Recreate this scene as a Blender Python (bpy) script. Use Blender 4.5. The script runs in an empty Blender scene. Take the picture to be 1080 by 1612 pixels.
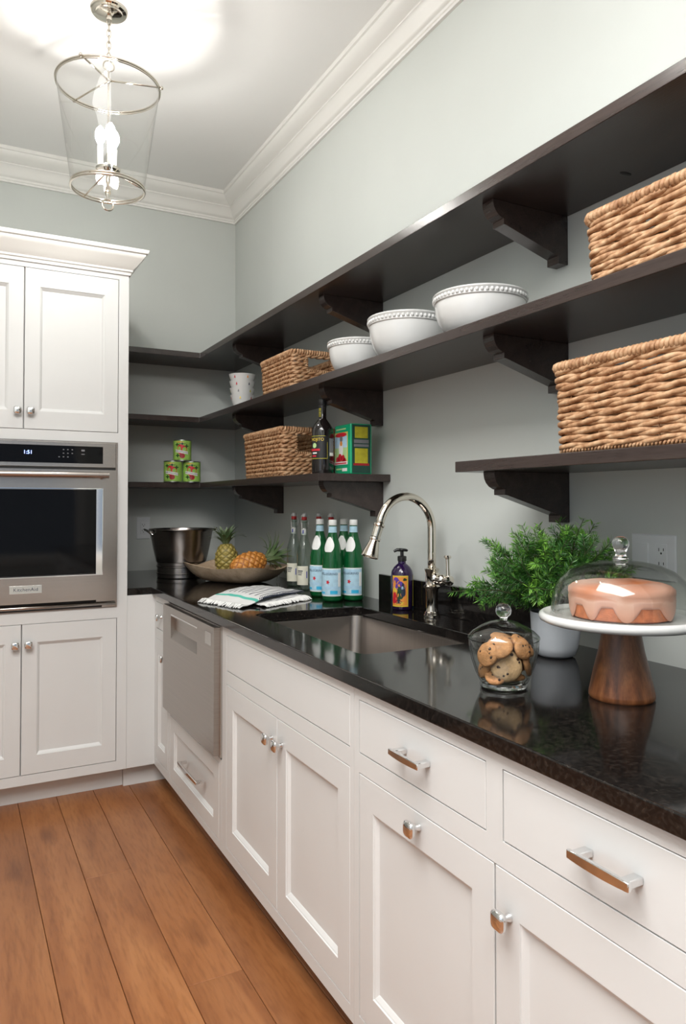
import bpy, bmesh, math, random
from mathutils import Vector, Matrix, noise
PI = math.pi
rnd = random.Random(7)
SC = bpy.context.scene
COL = SC.collection

# ------------------------------------------------------------------ camera
cam_d = bpy.data.cameras.new('camera')
cam = bpy.data.objects.new('camera', cam_d); COL.objects.link(cam)
cam_d.sensor_fit = 'HORIZONTAL'; cam_d.sensor_width = 36.0
cam_d.lens = 1155.3 / 1080 * 36
cam_d.shift_y = -(806 - 767.3) / 1080
cam_d.clip_start = 0.02
cam.location = (0, 0, 1.30)
cam.rotation_euler = (math.radians(90 + 1.2), 0, math.radians(-27.9))
SC.camera = cam

# ------------------------------------------------------------------ world, exposure
w = bpy.data.worlds.new('world'); SC.world = w; w.use_nodes = True
bg = w.node_tree.nodes['Background']
bg.inputs[0].default_value = (0.62, 0.78, 1.0, 1); bg.inputs[1].default_value = 0.35
SC.view_settings.view_transform = 'Standard'; SC.view_settings.look = 'None'
SC.view_settings.gamma = 1.0; SC.view_settings.use_curve_mapping = False
SC.view_settings.exposure = 0.30
SC.cycles.use_denoising = True
SC.cycles.max_bounces = 12; SC.cycles.diffuse_bounces = 5; SC.cycles.glossy_bounces = 5
SC.cycles.transmission_bounces = 10; SC.cycles.transparent_max_bounces = 24
SC.cycles.sample_clamp_indirect = 4.0
SC.cycles.caustics_reflective = False; SC.cycles.caustics_refractive = False

LAMP_WATT = 310.0      # strength of each lantern bulb (emission)
def area_light(name, loc, rot, sx, sy, power, color):
    ld = bpy.data.lights.new(name, 'AREA'); ld.shape = 'RECTANGLE'; ld.size = sx; ld.size_y = sy
    ld.energy = power; ld.color = color
    o = bpy.data.objects.new(name, ld); COL.objects.link(o); o.location = loc; o.rotation_euler = rot
    return o
# daylight outside the window of the wall behind the camera
area_light('daylight_front', (0.35, -2.30, 1.55), (PI/2, 0, PI), 2.0, 1.9, 68, (0.70, 0.86, 1.0))
area_light('side_fill', (-1.50, 0.2, 1.5), (0, -PI/2, 0), 1.9, 2.2, 8, (0.92, 0.96, 1.0))  # weak fill added outside the unseen side window


area_light('ceiling_fill', (-0.38, 0.1, 3.15), (0, 0, 0), 1.4, 2.6, 122, (1.0, 0.985, 0.965))  # soft overhead fill, added out of view; no fixture hangs here

# ------------------------------------------------------------------ materials
def N(nt, t, **k):
    n = nt.nodes.new(t)
    for a, b in k.items(): setattr(n, a, b)
    return n
def base_mat(name):
    m = bpy.data.materials.new(name); m.use_nodes = True
    return m, m.node_tree, m.node_tree.nodes['Principled BSDF']
def mat(name, c, rough=0.5, metal=0.0, var=0.04, scale=30, bump=0.0, bscale=200, spec=0.5, coat=0.0, stretch=None, em=None, ems=0, aniso=0):
    m, nt, b = base_mat(name)
    tc = N(nt, 'ShaderNodeTexCoord'); mp = N(nt, 'ShaderNodeMapping')
    nt.links.new(tc.outputs['Object'], mp.inputs[0])
    if stretch: mp.inputs['Scale'].default_value = stretch
    nz = N(nt, 'ShaderNodeTexNoise'); nz.inputs['Scale'].default_value = scale; nz.inputs['Detail'].default_value = 4
    nt.links.new(mp.outputs[0], nz.inputs['Vector'])
    r = N(nt, 'ShaderNodeValToRGB')
    r.color_ramp.elements[0].position = 0.3; r.color_ramp.elements[1].position = 0.7
    r.color_ramp.elements[0].color = tuple(max(0, x*(1-var)) for x in c[:3]) + (1,)
    r.color_ramp.elements[1].color = tuple(min(1, x*(1+var)) for x in c[:3]) + (1,)
    nt.links.new(nz.outputs[0], r.inputs[0]); nt.links.new(r.outputs[0], b.inputs['Base Color'])
    b.inputs['Roughness'].default_value = rough; b.inputs['Metallic'].default_value = metal
    b.inputs['Specular IOR Level'].default_value = spec; b.inputs['Coat Weight'].default_value = coat
    if coat: b.inputs['Coat Roughness'].default_value = 0.08
    if aniso: b.inputs['Anisotropic'].default_value = aniso
    if bump:
        n2 = N(nt, 'ShaderNodeTexNoise'); n2.inputs['Scale'].default_value = bscale; n2.inputs['Detail'].default_value = 3
        nt.links.new(mp.outputs[0], n2.inputs['Vector'])
        bp = N(nt, 'ShaderNodeBump'); bp.inputs['Strength'].default_value = bump; bp.inputs['Distance'].default_value = 0.002
        nt.links.new(n2.outputs[0], bp.inputs['Height']); nt.links.new(bp.outputs[0], b.inputs['Normal'])
    if em:
        b.inputs['Emission Color'].default_value = tuple(em) + (1,); b.inputs['Emission Strength'].default_value = ems
    return m
def thin_glass(name, tint=(0.97, 0.98, 0.97), f0=0.04, rough=0.01):
    m, nt, b = base_mat(name)
    out = nt.nodes['Material Output']; nt.nodes.remove(b)
    tr = N(nt, 'ShaderNodeBsdfTransparent'); tr.inputs[0].default_value = tint + (1,)
    gl = N(nt, 'ShaderNodeBsdfGlossy'); gl.inputs['Roughness'].default_value = rough
    lw = N(nt, 'ShaderNodeLayerWeight'); lw.inputs[0].default_value = 0.5
    p = N(nt, 'ShaderNodeMath', operation='POWER'); p.inputs[1].default_value = 3.2
    ma = N(nt, 'ShaderNodeMath', operation='MULTIPLY_ADD'); ma.inputs[1].default_value = 0.9 - f0; ma.inputs[2].default_value = f0
    mx = N(nt, 'ShaderNodeMixShader')
    L = nt.links.new
    L(lw.outputs['Facing'], p.inputs[0]); L(p.outputs[0], ma.inputs[0]); L(ma.outputs[0], mx.inputs[0])
    L(tr.outputs[0], mx.inputs[1]); L(gl.outputs[0], mx.inputs[2]); L(mx.outputs[0], out.inputs[0])
    return m
def solid_glass(name, tint=(1, 1, 1)):
    m, nt, b = base_mat(name)
    b.inputs['Base Color'].default_value = tint + (1,); b.inputs['Transmission Weight'].default_value = 1
    b.inputs['Roughness'].default_value = 0.01; b.inputs['IOR'].default_value = 1.48
    return m
def wood_mat(name, c1, c2, c3, rough=0.4, gs=(14, 1.2, 14), obj_rand=0.0, knots=False, spec=0.5):
    m, nt, b = base_mat(name); L = nt.links.new
    tc = N(nt, 'ShaderNodeTexCoord'); mp = N(nt, 'ShaderNodeMapping'); mp.inputs['Scale'].default_value = gs
    oi = N(nt, 'ShaderNodeObjectInfo')
    mu = N(nt, 'ShaderNodeVectorMath', operation='MULTIPLY_ADD')
    mu.inputs[1].default_value = (0, 0, 0)
    cm = N(nt, 'ShaderNodeCombineXYZ')
    sc = N(nt, 'ShaderNodeMath', operation='MULTIPLY'); sc.inputs[1].default_value = 37.0
    L(oi.outputs['Random'], sc.inputs[0]); L(sc.outputs[0], cm.inputs[0]); L(sc.outputs[0], cm.inputs[1]); L(sc.outputs[0], cm.inputs[2])
    ad = N(nt, 'ShaderNodeVectorMath', operation='ADD')
    L(tc.outputs['Object'], ad.inputs[0]); L(cm.outputs[0], ad.inputs[1]); L(ad.outputs[0], mp.inputs[0])
    n1 = N(nt, 'ShaderNodeTexNoise'); n1.inputs['Scale'].default_value = 1.0; n1.inputs['Detail'].default_value = 6; n1.inputs['Distortion'].default_value = 1.2
    L(mp.outputs[0], n1.inputs['Vector'])
    r = N(nt, 'ShaderNodeValToRGB'); e = r.color_ramp.elements
    e[0].position = 0.28; e[0].color = c1 + (1,); e[1].position = 0.72; e[1].color = c3 + (1,)
    x = e.new(0.5); x.color = c2 + (1,)
    L(n1.outputs[0], r.inputs[0])
    # fine pores
    mp2 = N(nt, 'ShaderNodeMapping'); mp2.inputs['Scale'].default_value = tuple(g*14 for g in gs)
    L(ad.outputs[0], mp2.inputs[0])
    n2 = N(nt, 'ShaderNodeTexNoise'); n2.inputs['Scale'].default_value = 1.0; n2.inputs['Detail'].default_value = 3
    L(mp2.outputs[0], n2.inputs['Vector'])
    r2 = N(nt, 'ShaderNodeValToRGB'); r2.color_ramp.elements[0].position = 0.3; r2.color_ramp.elements[1].position = 0.55
    r2.color_ramp.elements[0].color = (0.78, 0.74, 0.7, 1); r2.color_ramp.elements[1].color = (1, 1, 1, 1)
    L(n2.outputs[0], r2.inputs[0])
    mx = N(nt, 'ShaderNodeMix', data_type='RGBA', blend_type='MULTIPLY'); mx.inputs[0].default_value = 1.0
    L(r.outputs[0], mx.inputs[6]); L(r2.outputs[0], mx.inputs[7])
    last = mx.outputs[2]
    if knots:
        mp3 = N(nt, 'ShaderNodeMapping'); mp3.inputs['Scale'].default_value = (5.0, 1.7, 5.0); L(ad.outputs[0], mp3.inputs[0])
        vo = N(nt, 'ShaderNodeTexVoronoi'); vo.inputs['Scale'].default_value = 1.0; L(mp3.outputs[0], vo.inputs['Vector'])
        rk = N(nt, 'ShaderNodeValToRGB'); rk.color_ramp.elements[0].position = 0.02; rk.color_ramp.elements[1].position = 0.20
        rk.color_ramp.elements[0].color = (0.35, 0.25, 0.2, 1); rk.color_ramp.elements[1].color = (1, 1, 1, 1)
        L(vo.outputs['Distance'], rk.inputs[0])
        m3 = N(nt, 'ShaderNodeMix', data_type='RGBA', blend_type='MULTIPLY'); m3.inputs[0].default_value = 0.8
        L(last, m3.inputs[6]); L(rk.outputs[0], m3.inputs[7]); last = m3.outputs[2]
    if obj_rand:
        hs = N(nt, 'ShaderNodeHueSaturation')
        mr = N(nt, 'ShaderNodeMapRange'); mr.inputs[3].default_value = 1 - obj_rand; mr.inputs[4].default_value = 1 + obj_rand
        L(oi.outputs['Random'], mr.inputs[0]); L(mr.outputs[0], hs.inputs['Value']); L(last, hs.inputs['Color']); last = hs.outputs[0]
    L(last, b.inputs['Base Color']); b.inputs['Roughness'].default_value = rough
    b.inputs['Specular IOR Level'].default_value = spec
    bp = N(nt, 'ShaderNodeBump'); bp.inputs['Strength'].default_value = 0.12; bp.inputs['Distance'].default_value = 0.001
    L(n2.outputs[0], bp.inputs['Height']); L(bp.outputs[0], b.inputs['Normal'])
    return m

M = {}
M['wall'] = mat('sage_wall_paint', (0.56, 0.585, 0.56), 0.6, var=0.015, scale=3, bump=0.05, bscale=300)
M['ceiling'] = mat('ceiling_paint', (0.84, 0.84, 0.83), 0.7, var=0.01, scale=3)
M['trim'] = mat('trim_paint', (0.80, 0.79, 0.76), 0.35, var=0.01, scale=5)
M['paint'] = mat('cabinet_paint', (0.675, 0.68, 0.672), 0.38, var=0.012, scale=6)
M['inside'] = mat('cabinet_interior', (0.12, 0.11, 0.10), 0.8)
M['floor'] = wood_mat('oak_plank', (0.205, 0.070, 0.021), (0.290, 0.111, 0.037), (0.360, 0.152, 0.055), 0.36, (7, 0.9, 7), 0.14, True)
M['subfloor'] = mat('subfloor', (0.06, 0.03, 0.015), 0.8)
M['espresso'] = wood_mat('espresso_wood', (0.030, 0.020, 0.018), (0.038, 0.026, 0.023), (0.048, 0.034, 0.029), 0.27, (20, 1.4, 20), spec=0.6)
M['steel'] = mat('brushed_steel', (0.40, 0.365, 0.335), 0.30, 1.0, var=0.05, scale=1, stretch=(2, 2, 300), bump=0.03, bscale=1)
M['steelh'] = mat('brushed_steel_horizontal', (0.46, 0.425, 0.395), 0.22, 1.0, var=0.05, scale=1, stretch=(1.5, 1.5, 260), bump=0.02, bscale=1)
M['sink'] = mat('satin_sink_steel', (0.34, 0.305, 0.28), 0.30, 1.0, var=0.04, scale=1, stretch=(3, 200, 3))
M['bucket'] = mat('bucket_steel', (0.34, 0.31, 0.29), 0.24, 1.0, var=0.05, scale=1, stretch=(2, 2, 200))
M['chrome'] = mat('polished_chrome', (0.80, 0.80, 0.80), 0.07, 1.0, var=0.01)
M['nickel'] = mat('polished_nickel', (0.74, 0.69, 0.61), 0.06, 1.0, var=0.01)
M['satin'] = mat('satin_nickel', (0.55, 0.53, 0.50), 0.25, 1.0, var=0.02)
M['blackglass'] = mat('black_glass', (0.004, 0.004, 0.0045), 0.05, var=0.05, spec=0.18)
M['black'] = mat('black_plastic', (0.012, 0.012, 0.013), 0.3)
M['gasket'] = mat('dark_gap', (0.02, 0.02, 0.02), 0.7)
M['porcelain'] = mat('white_stoneware', (0.66, 0.665, 0.655), 0.16, var=0.01, coat=0.4)
M['plastic'] = mat('white_plastic', (0.72, 0.74, 0.76), 0.35, var=0.01)
M['glass'] = thin_glass('clear_glass')
M['lidglass'] = thin_glass('lid_glass', (0.93, 0.95, 0.93), 0.10, 0.03)
M['bottleglass'] = thin_glass('bottle_clear_glass', (0.82, 0.88, 0.84), 0.07)
M['knobglass'] = solid_glass('glass_knob')
M['lampglass'] = thin_glass('lantern_glass', (0.98, 0.985, 0.98), 0.03)
M['bulb'] = mat('lit_bulb', (1, 0.95, 0.85), 0.3, em=(1.0, 0.975, 0.93), ems=LAMP_WATT)
M['bulb2'] = mat('lit_bulb_dimmed', (1, 0.95, 0.85), 0.3, em=(1.0, 0.975, 0.93), ems=LAMP_WATT*0.48)
M['candle'] = mat('candle_sleeve', (0.85, 0.84, 0.8), 0.4)
M['red'] = mat('red_print', (0.55, 0.015, 0.03), 0.4)
M['darkred'] = mat('tomato_dark_red', (0.30, 0.01, 0.015), 0.4)
M['white'] = mat('white_print', (0.80, 0.80, 0.78), 0.4)
M['cream'] = mat('cream_label', (0.72, 0.70, 0.58), 0.5)
M['lime'] = mat('lime_label', (0.30, 0.52, 0.10), 0.35, var=0.2, scale=40)
M['leafdark'] = mat('dark_leaf_print', (0.015, 0.06, 0.02), 0.4)
M['orangeprint'] = mat('orange_print', (0.75, 0.28, 0.05), 0.4)
M['yellow'] = mat('yellow_print', (0.72, 0.52, 0.05), 0.4)
M['olive'] = mat('olive_yellow_print', (0.40, 0.36, 0.02), 0.4, var=0.15, scale=60)
M['ink'] = mat('dark_ink', (0.02, 0.03, 0.06), 0.5)
M['blueink'] = mat('blue_ink', (0.06, 0.08, 0.35), 0.5)
M['palegreen'] = mat('pale_green_print', (0.42, 0.62, 0.28), 0.4)
M['sky'] = mat('pale_blue_print', (0.40, 0.60, 0.75), 0.4, var=0.1, scale=50)
M['labelblue'] = mat('light_blue_label', (0.42, 0.62, 0.74), 0.4, var=0.12, scale=70)
M['cyan'] = mat('cyan_print', (0.04, 0.42, 0.68), 0.4)
M['tin'] = mat('green_tin', (0.01, 0.36, 0.17), 0.25, coat=0.3)
M['tindark'] = mat('dark_green_tin', (0.01, 0.05, 0.035), 0.3)
M['purple'] = mat('purple_print', (0.11, 0.04, 0.35), 0.4, var=0.4, scale=60)
M['metalgrey'] = mat('tin_lid_metal', (0.6, 0.6, 0.58), 0.3, 1.0)
M['digit'] = mat('oven_digits', (0.2, 0.3, 0.9), 0.4, em=(0.35, 0.5, 1.0), ems=3.0)
M['greyprint'] = mat('grey_print', (0.16, 0.16, 0.17), 0.4)
M['bowlwood'] = wood_mat('carved_bowl_wood', (0.36, 0.26, 0.17), (0.48, 0.36, 0.25), (0.58, 0.45, 0.33), 0.55, (5, 22, 22))
M['acacia'] = wood_mat('acacia_wood', (0.05, 0.018, 0.008), (0.16, 0.055, 0.020), (0.30, 0.12, 0.045), 0.35, (28, 28, 5))
M['pot'] = mat('matt_white_pot', (0.55, 0.58, 0.62), 0.5, var=0.02)
M['soil'] = mat('soil', (0.03, 0.02, 0.012), 0.9, var=0.4, scale=200)
M['bark'] = mat('green_stem', (0.05, 0.06, 0.02), 0.7)
M['soapbottle'] = mat('dark_purple_bottle', (0.018, 0.006, 0.045), 0.08, coat=0.5)
M['darkbottle'] = mat('dark_bottle_glass', (0.008, 0.006, 0.006), 0.07, coat=0.4)
M['cork'] = mat('red_rubber_seal', (0.55, 0.03, 0.03), 0.5)
M['chip'] = mat('chocolate_chip', (0.035, 0.014, 0.008), 0.4)
M['crumb'] = mat('cake_crumb', (0.47, 0.135, 0.045), 0.6, var=0.3, scale=60, bump=0.4, bscale=300)

# polished dark granite
def granite():
    m, nt, b = base_mat('black_granite'); L = nt.links.new
    tc = N(nt, 'ShaderNodeTexCoord'); vo = N(nt, 'ShaderNodeTexVoronoi'); vo.inputs['Scale'].default_value = 260
    n1 = N(nt, 'ShaderNodeTexNoise'); n1.inputs['Scale'].default_value = 160; n1.inputs['Detail'].default_value = 5
    L(tc.outputs['Object'], vo.inputs['Vector']); L(tc.outputs['Object'], n1.inputs['Vector'])
    r = N(nt, 'ShaderNodeValToRGB'); e = r.color_ramp.elements
    e[0].position = 0.45; e[0].color = (0.0055, 0.0050, 0.0048, 1); e[1].position = 0.76; e[1].color = (0.026, 0.021, 0.018, 1)
    L(n1.outputs[0], r.inputs[0]); L(r.outputs[0], b.inputs['Base Color'])
    b.inputs['Roughness'].default_value = 0.085; b.inputs['Specular IOR Level'].default_value = 0.5
    return m
M['granite'] = granite()

def straw():
    m, nt, b = base_mat('woven_water_hyacinth'); L = nt.links.new
    tc = N(nt, 'ShaderNodeTexCoord'); n1 = N(nt, 'ShaderNodeTexNoise'); n1.inputs['Scale'].default_value = 55; n1.inputs['Detail'].default_value = 6
    L(tc.outputs['Object'], n1.inputs['Vector'])
    r = N(nt, 'ShaderNodeValToRGB'); e = r.color_ramp.elements
    e[0].position = 0.3; e[0].color = (0.24, 0.105, 0.04, 1); e[1].position = 0.7; e[1].color = (0.55, 0.36, 0.21, 1)
    x = e.new(0.5); x.color = (0.42, 0.235, 0.12, 1)
    L(n1.outputs[0], r.inputs[0]); L(r.outputs[0], b.inputs['Base Color']); b.inputs['Roughness'].default_value = 0.55
    n2 = N(nt, 'ShaderNodeTexNoise'); n2.inputs['Scale'].default_value = 500; L(tc.outputs['Object'], n2.inputs['Vector'])
    bp = N(nt, 'ShaderNodeBump'); bp.inputs['Strength'].default_value = 0.5; bp.inputs['Distance'].default_value = 0.002
    L(n2.outputs[0], bp.inputs['Height']); L(bp.outputs[0], b.inputs['Normal'])
    return m
M['straw'] = straw()

def green_glass():
    m, nt, b = base_mat('green_bottle_glass'); L = nt.links.new
    b.inputs['Base Color'].default_value = (0.006, 0.125, 0.036, 1); b.inputs['Roughness'].default_value = 0.05
    b.inputs['Coat Weight'].default_value = 0.6; b.inputs['Coat Roughness'].default_value = 0.03
    tr = N(nt, 'ShaderNodeBsdfTransparent'); tr.inputs[0].default_value = (0.06, 0.55, 0.20, 1)
    mx = N(nt, 'ShaderNodeMixShader'); mx.inputs[0].default_value = 0.62
    out = nt.nodes['Material Output']
    L(tr.outputs[0], mx.inputs[1]); L(b.outputs[0], mx.inputs[2]); L(mx.outputs[0], out.inputs[0])
    return m
M['greenglass'] = green_glass()

def attr_mat(name, cols, rough=0.5, attr='tip', sub=0.0):
    m, nt, b = base_mat(name); L = nt.links.new
    a = N(nt, 'ShaderNodeAttribute', attribute_name=attr)
    r = N(nt, 'ShaderNodeValToRGB'); e = r.color_ramp.elements
    e[0].position = 0; e[0].color = cols[0] + (1,); e[1].position = 1; e[1].color = cols[-1] + (1,)
    for i, c in enumerate(cols[1:-1]):
        x = e.new((i+1)/(len(cols)-1)); x.color = c + (1,)
    L(a.outputs['Fac'], r.inputs[0]); L(r.outputs[0], b.inputs['Base Color']); b.inputs['Roughness'].default_value = rough
    return m
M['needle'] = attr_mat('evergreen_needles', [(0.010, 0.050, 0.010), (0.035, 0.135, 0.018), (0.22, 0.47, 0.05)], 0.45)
M['pineleaf'] = attr_mat('pineapple_leaf', [(0.16, 0.20, 0.10), (0.09, 0.16, 0.06), (0.24, 0.29, 0.18)], 0.5)
M['pinegreen'] = attr_mat('pineapple_skin_ripening', [(0.05, 0.035, 0.01), (0.30, 0.24, 0.05), (0.52, 0.40, 0.14)], 0.5)
M['pineorange'] = attr_mat('pineapple_skin_ripe', [(0.10, 0.03, 0.008), (0.55, 0.20, 0.03), (0.72, 0.36, 0.10)], 0.5)
M['glaze'] = attr_mat('cake_glaze', [(0.52, 0.16, 0.06), (0.54, 0.26, 0.18), (0.62, 0.38, 0.30)], 0.34)

def cookie_mat(name, c):
    return mat(name, c, 0.7, var=0.25, scale=90, bump=0.8, bscale=260)
M['cookie'] = cookie_mat('cookie_dough', (0.46, 0.22, 0.09))
M['cookie2'] = cookie_mat('cookie_dough_pale', (0.50, 0.32, 0.17))

def towel_mat():
    m, nt, b = base_mat('striped_towel'); L = nt.links.new
    uv = N(nt, 'ShaderNodeUVMap'); uv.uv_map = 'UVMap'
    sp = N(nt, 'ShaderNodeSeparateXYZ'); L(uv.outputs[0], sp.inputs[0])
    def band(src, freq, thr):
        a = N(nt, 'ShaderNodeMath', operation='MULTIPLY'); a.inputs[1].default_value = freq; L(src, a.inputs[0])
        f = N(nt, 'ShaderNodeMath', operation='FRACT'); L(a.outputs[0], f.inputs[0])
        g = N(nt, 'ShaderNodeMath', operation='LESS_THAN'); g.inputs[1].default_value = thr; L(f.outputs[0], g.inputs[0])
        return g.outputs[0]
    def rng(src, a, c):
        g = N(nt, 'ShaderNodeMath', operation='GREATER_THAN'); g.inputs[1].default_value = a; L(src, g.inputs[0])
        l = N(nt, 'ShaderNodeMath', operation='LESS_THAN'); l.inputs[1].default_value = c; L(src, l.inputs[0])
        x = N(nt, 'ShaderNodeMath', operation='MULTIPLY'); L(g.outputs[0], x.inputs[0]); L(l.outputs[0], x.inputs[1])
        return x.outputs[0]
    s1 = band(sp.outputs[1], 10.0, 0.24)
    r1 = rng(sp.outputs[0], 0.27, 2.0)
    st = N(nt, 'ShaderNodeMath', operation='MULTIPLY'); L(s1, st.inputs[0]); L(r1, st.inputs[1])
    m1 = N(nt, 'ShaderNodeMix', data_type='RGBA'); m1.inputs[6].default_value = (0.76, 0.76, 0.75, 1); m1.inputs[7].default_value = (0.05, 0.055, 0.075, 1)
    L(st.outputs[0], m1.inputs[0])
    tb = rng(sp.outputs[0], 0.15, 0.20)
    m2 = N(nt, 'ShaderNodeMix', data_type='RGBA'); m2.inputs[7].default_value = (0.10, 0.50, 0.40, 1)
    L(m1.outputs[2], m2.inputs[6]); L(tb, m2.inputs[0])
    L(m2.outputs[2], b.inputs['Base Color']); b.inputs['Roughness'].default_value = 0.9
    nz = N(nt, 'ShaderNodeTexNoise'); nz.inputs['Scale'].default_value = 900
    tc = N(nt, 'ShaderNodeTexCoord'); L(tc.outputs['Object'], nz.inputs['Vector'])
    bp = N(nt, 'ShaderNodeBump'); bp.inputs['Strength'].default_value = 0.4; bp.inputs['Distance'].default_value = 0.001
    L(nz.outputs[0], bp.inputs['Height']); L(bp.outputs[0], b.inputs['Normal'])
    return m
M['towel'] = towel_mat()
M['fringe'] = mat('towel_fringe', (0.76, 0.76, 0.74), 0.9)

# ------------------------------------------------------------------ mesh helpers
class MB:
    def __init__(s): s.v = []; s.f = []; s.mi = []; s.uv = {}; s.at = []; s.m = 0
    def add(s, vs, fs, at=None):
        o = len(s.v); s.v += [tuple(x) for x in vs]; s.f += [tuple(o+i for i in f) for f in fs]; s.mi += [s.m]*len(fs)
        s.at += (at if at is not None else [0.5]*len(vs))
        return s
    def box(s, x0, x1, y0, y1, z0, z1):
        if x0 > x1: x0, x1 = x1, x0
        if y0 > y1: y0, y1 = y1, y0
        if z0 > z1: z0, z1 = z1, z0
        vs = [(x, y, z) for z in (z0, z1) for y in (y0, y1) for x in (x0, x1)]
        return s.add(vs, [(0, 2, 3, 1), (4, 5, 7, 6), (0, 1, 5, 4), (2, 6, 7, 3), (0, 4, 6, 2), (1, 3, 7, 5)])
    def prism(s, poly, axis, a0, a1):
        n = len(poly)
        def P(p, a):
            return {'x': (a, p[0], p[1]), 'y': (p[0], a, p[1]), 'z': (p[0], p[1], a)}[axis]
        vs = [P(p, a0) for p in poly] + [P(p, a1) for p in poly]
        fs = [tuple(range(n))[::-1], tuple(range(n, 2*n))] + [(i, (i+1) % n, n+(i+1) % n, n+i) for i in range(n)]
        return s.add(vs, fs)
    def lathe(s, prof, seg=32, c=(0, 0, 0), mat4=None, a0=0, a1=2*PI, sq=None):
        full = abs(a1-a0-2*PI) < 1e-6; k = seg if full else seg+1
        vs = []; fs = []
        for r, z in prof:
            for i in range(k):
                a = a0+(a1-a0)*i/seg
                rr = r
                if sq: rr = r/((abs(math.cos(a))**sq+abs(math.sin(a))**sq)**(1/sq))
                p = Vector((rr*math.cos(a), rr*math.sin(a), z))
                if mat4: p = mat4 @ p
                vs.append((p.x+c[0], p.y+c[1], p.z+c[2]))
        for j in range(len(prof)-1):
            for i in range(seg):
                i2 = (i+1) % k
                fs.append((j*k+i, j*k+i2, (j+1)*k+i2, (j+1)*k+i))
        if full:
            if prof[0][0] > 1e-6: fs.append(tuple(range(k))[::-1]) if s_cap(prof, 0) else None
            if prof[-1][0] > 1e-6: fs.append(tuple((len(prof)-1)*k+i for i in range(k))) if s_cap(prof, 1) else None
        fs = [f for f in fs if f]
        return s.add(vs, fs)
    def tube(s, pts, r, seg=8, closed=False, caps=True, at=None):
        pts = [Vector(p) for p in pts]; n = len(pts); vs = []; ats = []
        up = None
        for i, p in enumerate(pts):
            a = pts[(i-1) % n] if (closed or i > 0) else pts[i]
            b = pts[(i+1) % n] if (closed or i < n-1) else pts[i]
            t = (b-a)
            if t.length < 1e-9: t = Vector((0, 0, 1))
            t.normalize()
            if up is None:
                up = Vector((0, 0, 1)) if abs(t.z) < 0.9 else Vector((1, 0, 0))
            u = up - t*up.dot(t)
            if u.length < 1e-6: u = t.orthogonal()
            u.normalize(); v = t.cross(u); up = u
            rr = r[i] if isinstance(r, (list, tuple)) else r
            for k in range(seg):
                an = 2*PI*k/seg
                q = p + (u*math.cos(an)+v*math.sin(an))*rr
                vs.append(q); ats.append(at[i] if at else 0.5)
        fs = []
        m = n if closed else n-1
        for i in range(m):
            for k in range(seg):
                k2 = (k+1) % seg; j = (i+1) % n
                fs.append((i*seg+k, i*seg+k2, j*seg+k2, j*seg+k))
        if not closed and caps:
            fs.append(tuple(range(seg))[::-1]); fs.append(tuple((n-1)*seg+k for k in range(seg)))
        return s.add(vs, fs, ats)
    def torus(s, R, r, c, seg=48, rs=8, mat4=None):
        pts = []
        for i in range(seg):
            a = 2*PI*i/seg; p = Vector((R*math.cos(a), R*math.sin(a), 0))
            if mat4: p = mat4 @ p
            pts.append(p+Vector(c))
        return s.tube(pts, r, rs, closed=True)
    def ball(s, c, r, seg=16, sx=1, sy=1, sz=1):
        n = seg//2
        prof = [(max(1e-7, r*math.sin(PI*i/n)), -r*math.cos(PI*i/n)) for i in range(n+1)]
        return s.lathe(prof, seg, c, Matrix.Diagonal((sx, sy, sz, 1)))
    def mesh(s, name, mats, smooth=False, uvs=None):
        me = bpy.data.meshes.new(name); me.from_pydata(s.v, [], s.f); 
        if not isinstance(mats, (list, tuple)): mats = [mats]
        for m in mats: me.materials.append(m)
        if max(s.mi, default=0) > 0: me.polygons.foreach_set('material_index', s.mi)
        if any(a != 0.5 for a in s.at):
            at = me.attributes.new('tip', 'FLOAT', 'POINT'); at.data.foreach_set('value', s.at)
        if uvs:
            ul = me.uv_layers.new(name='UVMap')
            for l in me.loops: ul.data[l.index].uv = uvs[l.vertex_index]
        me.update()
        if smooth is True: me.polygons.foreach_set('use_smooth', [True]*len(me.polygons))
        elif smooth:
            me.polygons.foreach_set('use_smooth', [True]*len(me.polygons))
            me.set_sharp_from_angle(angle=math.radians(smooth))
        bm = bmesh.new(); bm.from_mesh(me); bmesh.ops.recalc_face_normals(bm, faces=bm.faces); bm.to_mesh(me); bm.free()
        return me
    def obj(s, name, mats, parent=None, smooth=False, bevel=0, bseg=2, loc=None, rot=None, label=None, kind=None, uvs=None):
        o = bpy.data.objects.new(name, s.mesh(name, mats, smooth, uvs)); COL.objects.link(o)
        if parent: o.parent = parent
        if loc: o.location = loc
        if rot: o.rotation_euler = rot
        if bevel:
            b = o.modifiers.new('bevel', 'BEVEL'); b.width = bevel; b.segments = bseg; b.limit_method = 'ANGLE'; b.angle_limit = math.radians(35)
            b.harden_normals = False
        if label: o['label'] = label
        if kind: o['kind'] = kind
        return o
def s_cap(prof, e):
    return CAP[0]
CAP = [True]
def nocap(f):
    CAP[0] = False; r = f(); CAP[0] = True; return r

def thing(name, label, cat, loc=(0, 0, 0), rz=0, group=None):
    o = bpy.data.objects.new(name, None); COL.objects.link(o); o.empty_display_size = 0.05
    o.location = loc; o.rotation_euler = (0, 0, rz)
    tag(o, label, cat, group); return o
def tag(o, label, cat, group=None):
    o['label'] = label; o['category'] = cat
    if group: o['group'] = group
    return o
def struct(o):
    o['kind'] = 'structure'; return o
def copy_tree(o, parent=None):
    c = o.copy(); COL.objects.link(c)
    if parent: c.parent = parent
    for ch in list(o.children): copy_tree(ch, c)
    return c

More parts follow.
